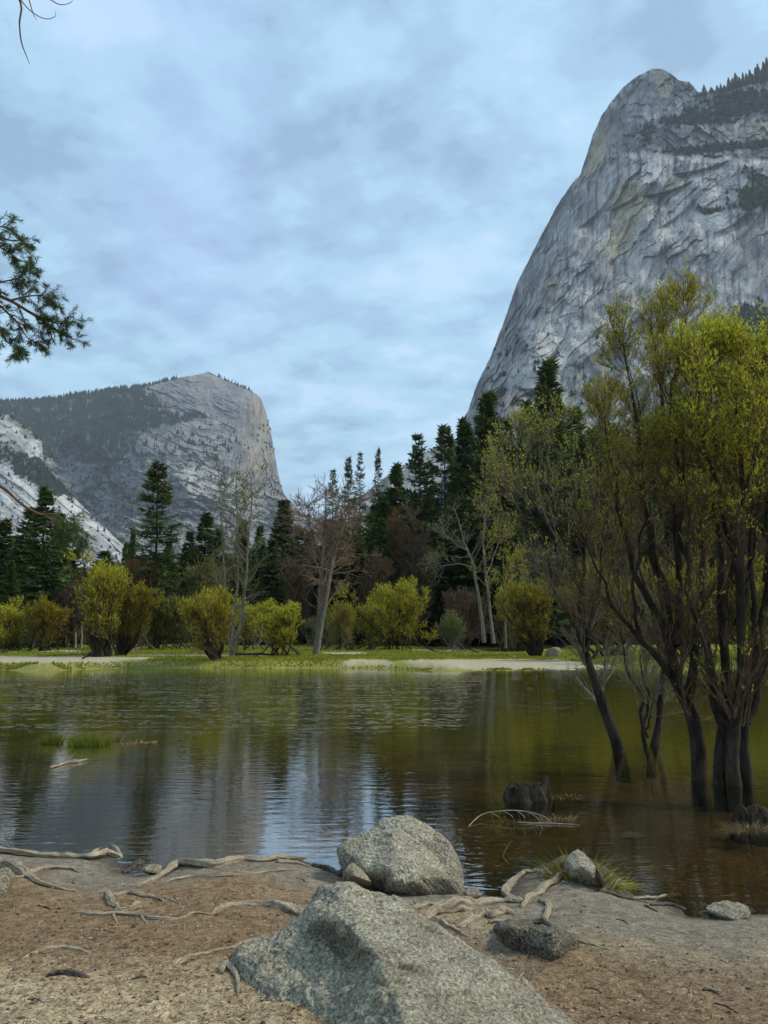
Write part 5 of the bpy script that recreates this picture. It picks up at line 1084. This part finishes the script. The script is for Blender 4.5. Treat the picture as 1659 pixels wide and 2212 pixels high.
tuft(1622, 1792, 90, .16, 320, 'pale dry grass at the foot of the broken stump', 907, z=0, lean=.6, wb=.007, mat=DRYG)
tuft(1205, 1772, 60, .14, 120, 'dry grass caught on the half-sunk stick', 908, z=0, lean=.5, wb=.006, mat=DRYG)
tuft(1222, 1722, 60, .10, 120, 'low dry grass in the water right of the rotten stump', 909, z=0, lean=.7, wb=.006, mat=DRYG)
tuft(560, 1446, 24, .3, 60, 'reed tuft at the far waterline', 910, lean=.2, wb=.03)
LG = mat_leaf('lake_grass', (.19, .22, .04), (.29, .34, .055), (.45, .48, .11), .4)
for o_ in [q for q in COL.objects if q.name.startswith('grass_tuft') and q['label'].startswith(('left small clump', 'largest clump'))]: o_.data.materials[0] = LG
# meadow grass and bank turf across the lake (uncountable)
g = np.random.default_rng(91); n = 120000; d_ = 43.5+50*g.random(n)**2.1; a_ = (g.random(n)-.5)*1.12; X_, Y_ = d_*np.tan(a_), d_
Z_ = ground_z(X_, Y_); pp, qq = to_px(np.stack([X_, Y_, Z_], -1)); keep = (Z_ > .005)&(pp > -40)&(pp < 1700)
for (x0, x1, y0, y1) in [(-300, 330, 1417, 1433), (250, 640, 1414, 1418.5), (735, 850, 1424, 1441), (845, 1260, 1424, 1447), (690, 790, 1409, 1414), (880, 1000, 1403, 1406.5), (1180, 1330, 1436, 1449), (60, 180, 1405, 1409)]:
    e = np.abs((pp-(x0+x1)/2)/((x1-x0)/2))**3+np.abs((qq-(y0+y1)/2)/((y1-y0)/2))**3; keep &= e+.5*fbm(X_*.35, Y_*.25, o=3, s=43) > .95
X_, Y_, Z_ = X_[keep], Y_[keep], Z_[keep]; n = len(X_); D = nrm(np.stack([g.normal(0, .35, n), g.normal(0, .35, n), np.ones(n)], -1)); W = nrm(np.stack([np.ones(n), g.normal(0, .5, n), np.zeros(n)], -1))
hgt = .07+.13*g.random(n)**1.5; V, F = rhombi(np.stack([X_, Y_, Z_-.03], -1), D, W, hgt, .05+.07*g.random(n))
edge_ = seg_dist(X_, Y_, FAR); G = Geo(); G.add(V, F, np.repeat(np.clip(.35+.35*g.random(n)+.3*fbm(X_*.3, Y_*.2, o=3, s=92), 0, 1), 4))
MG = mat_leaf('meadow_grass', (.17, .15, .035), (.26, .265, .035), (.40, .39, .07), .3)
tag(obj('meadow_grass', G.me('meadow_grass', MG)), kind='stuff')

# ---- needles, chips and pebbles on the near bank (uncountable)
g = np.random.default_rng(93)
def scatter(n, y0=2.6, y1=7.5, pw=1.4):
    Y = y0+(y1-y0)*g.random(n)**pw; X = (g.random(n)-.5)*2*.56*Y*1.15; Z = ground_z(X, Y); dn = seg_dist(X, Y, NEAR); k = (Z > .06)&(g.random(n) < .12+.88*sst(.5, 1.6, dn+.5*fbm(X*.9, Y*.9, o=3, s=21)-.35*(X > .6))); return X[k], Y[k], Z[k]
X_, Y_, Z_ = scatter(42000); n = len(X_); a_ = g.random(n)*6.283; D = nrm(np.stack([np.cos(a_), np.sin(a_), g.normal(0, .12, n)], -1)); W = nrm(np.cross(D, [0, 0, 1.])+np.stack([0*a_, 0*a_, g.normal(0, .3, n)], -1))
V, F = rhombi(np.stack([X_, Y_, Z_+.006], -1), D, W, .025+.06*g.random(n)**2, .0025+.003*g.random(n)); G = Geo(); G.add(V, F, np.repeat(g.random(n), 4))
LIT = mat_leaf('needle_litter', (.045, .022, .012), (.20, .12, .055), (.42, .31, .17), 0)
tag(obj('needle_litter', G.me('needle_litter', LIT)), kind='stuff')
X_, Y_, Z_ = scatter(14000); n = len(X_); s_ = .003+.013*g.random(n)**3.5; G = Geo()
oc = np.array([(1, 0, 0), (0, 1, 0), (-1, 0, 0), (0, -1, 0), (0, 0, 1), (0, 0, -1)], float); of = np.array([(0, 1, 4), (1, 2, 4), (2, 3, 4), (3, 0, 4), (1, 0, 5), (2, 1, 5), (3, 2, 5), (0, 3, 5)])
V = oc[None]*(s_[:, None, None]*(.5+.9*g.random((n, 6, 1))))*np.array([1, 1, .5]); ca, sa = np.cos(g.random(n)*6), np.sin(g.random(n)*6)
V = V+np.stack([X_, Y_, Z_+.003], -1)[:, None]; F = (np.arange(n)[:, None, None]*6+of[None]).reshape(-1, 3); G.add(V.reshape(-1, 3), F, np.repeat(g.random(n), 6))
tag(obj('bark_chips', G.me('bark_chips', mat_leaf('chips', (.03, .022, .015), (.15, .11, .07), (.38, .32, .24), 0))), kind='stuff')

# ================================================================ CONIFER AT THE LEFT, ONLY ITS BRANCHES REACH IN
g = np.random.default_rng(95); Yt = 7.2; tb = on_ground(-560, 1900); tb = np.array([at_y(-560, 1365, Yt)[0], Yt, gz(at_y(-560, 1365, Yt)[0], Yt)-.1])
root_ = bpy.data.objects.new('conifer_tree', None); COL.objects.link(root_); root_.location = tuple(tb); tag(root_, 'near conifer whose drooping needled branches and bare twigs reach in from the left edge', 'tree')
tr_ = smooth_path([[0, 0, 0], [.05, 0, 3], [-.05, .1, 6], [0, 0, 11]], 30)[None]; G = Geo(); G.add(*tubes(tr_, np.linspace(.28, .08, 30)[None], 14, .06, g)); obj('trunk', G.me('near_trunk', BARK_D, True), root_)
def near_branch(main, r0, subs, needles=True, bare=False, dy=.25, seed=0, n_tw=0, nlen=.05):
    g = np.random.default_rng(seed); a = np.array(main, float); P = smooth_path(at_y(a[:, 0], a[:, 1], Yt+np.linspace(0, dy, len(a))), 24)-tb; k = Yt/FL
    B = Geo(); Pm = P[None]; Rm = np.linspace(r0, .6, 24)[None]*k; B.add(*tubes(Pm, Rm, 6)); lines = [Pm]; radii = [Rm]
    for s in subs:
        b = np.array(s, float); p = smooth_path(at_y(b[:, 0], b[:, 1], Yt+dy*.5+g.normal(0, .1)), 24)[None]-tb; r = np.linspace(max(r0*.4, .9), .4, 24)[None]*k; B.add(*tubes(p, r, 5)); lines.append(p); radii.append(r)
    P = np.concatenate(lines); R = np.concatenate(radii)
    o = None
    if not bare:
        P1, R1 = spawn(P, R, int(n_tw*1.6), .12, 1, 42, .25, -.3, .12, .5, 6, g, rmin=.0016, taper=.5, lenfall=.4); B.add(*tubes(P1, R1, 3))
        P2, R2 = spawn(P1, R1, 3, .2, 1, 38, .09, -.3, .12, .7, 5, g, rmin=.0012, taper=.6); B.add(*tubes(P2, R2, 3))
    br = obj('branch', B.me('near_branch', TWIG_M), root_)
    if not bare:
        Lf = Geo(); Lf.add(*leaves_on(P1, g, 34, nlen, .0045, up=-.1, t0=.15, spread=1.1, v0=.4)); Lf.add(*leaves_on(P2, g, 30, nlen, .0045, up=-.2, t0=.0, spread=1.1, v0=.45))
        obj('needles', Lf.me('near_needles', NEEDLE), br)
near_branch([(-560,640),(-300,600),(-120,610),(0,640),(60,672),(110,705),(150,728),(172,740)], 7, [[(-60,625),(0,610),(40,600),(62,585)], [(20,650),(60,640),(95,640),(125,655)], [(0,660),(40,700),(60,730),(90,745)], [(-40,640),(-10,690),(10,730),(40,760)], [(60,672),(100,690),(130,700),(150,690)]], seed=951, n_tw=13)
near_branch([(-560,560),(-300,520),(-120,505),(-20,510),(30,520),(62,512)], 6, [[(-60,510),(0,490),(30,500),(60,530)], [(-30,515),(10,540),(40,560),(70,572)]], seed=952, n_tw=9)
near_branch([(-560,900),(-300,960),(-100,1010),(0,1050),(45,1088),(85,1110),(115,1118),(140,1135),(165,1165)], 6, [[(85,1110),(120,1112),(150,1130),(160,1150)], [(110,1117),(130,1140),(140,1160)]], seed=953, n_tw=0, bare=True)
near_branch([(100,1116),(128,1130),(150,1148),(166,1168)], 1.5, [[(104,1117),(115,1128),(128,1150)]], seed=954, n_tw=9, nlen=.06)
near_branch([(-560,1100),(-300,1110),(-60,1118),(0,1125),(40,1140),(75,1165)], 3, [[(0,1125),(20,1130),(60,1150)]], seed=955, n_tw=0, bare=True)
near_branch([(-560,-60),(-200,-40),(0,-30),(44,5),(42,50),(46,90),(56,118),(64,138)], 4, [[(30,-20),(62,20),(95,40),(118,36),(120,24)], [(60,-10),(72,30),(80,44)], [(70,-30),(110,0),(132,10),(152,6),(158,-2)]], seed=956, bare=True)
# ================================================================ AIR
bm = bmesh.new(); bmesh.ops.create_cube(bm, size=1.0); me = bpy.data.meshes.new('haze'); bm.to_mesh(me); bm.free()
hz = obj('haze', me); hz.scale = (13200, 13200, 1360); hz.location = (0, 0, 680-3); tag(hz, kind='stuff')
m = MN('haze'); pv = m.n('ShaderNodeVolumePrincipled'); pv.inputs['Density'].default_value = 0.00007; pv.inputs['Color'].default_value = (.80, .87, .96, 1); pv.inputs['Anisotropy'].default_value = 0.2
m.l(pv.outputs[0], m.out.inputs['Volume']); me.materials.append(m.m)
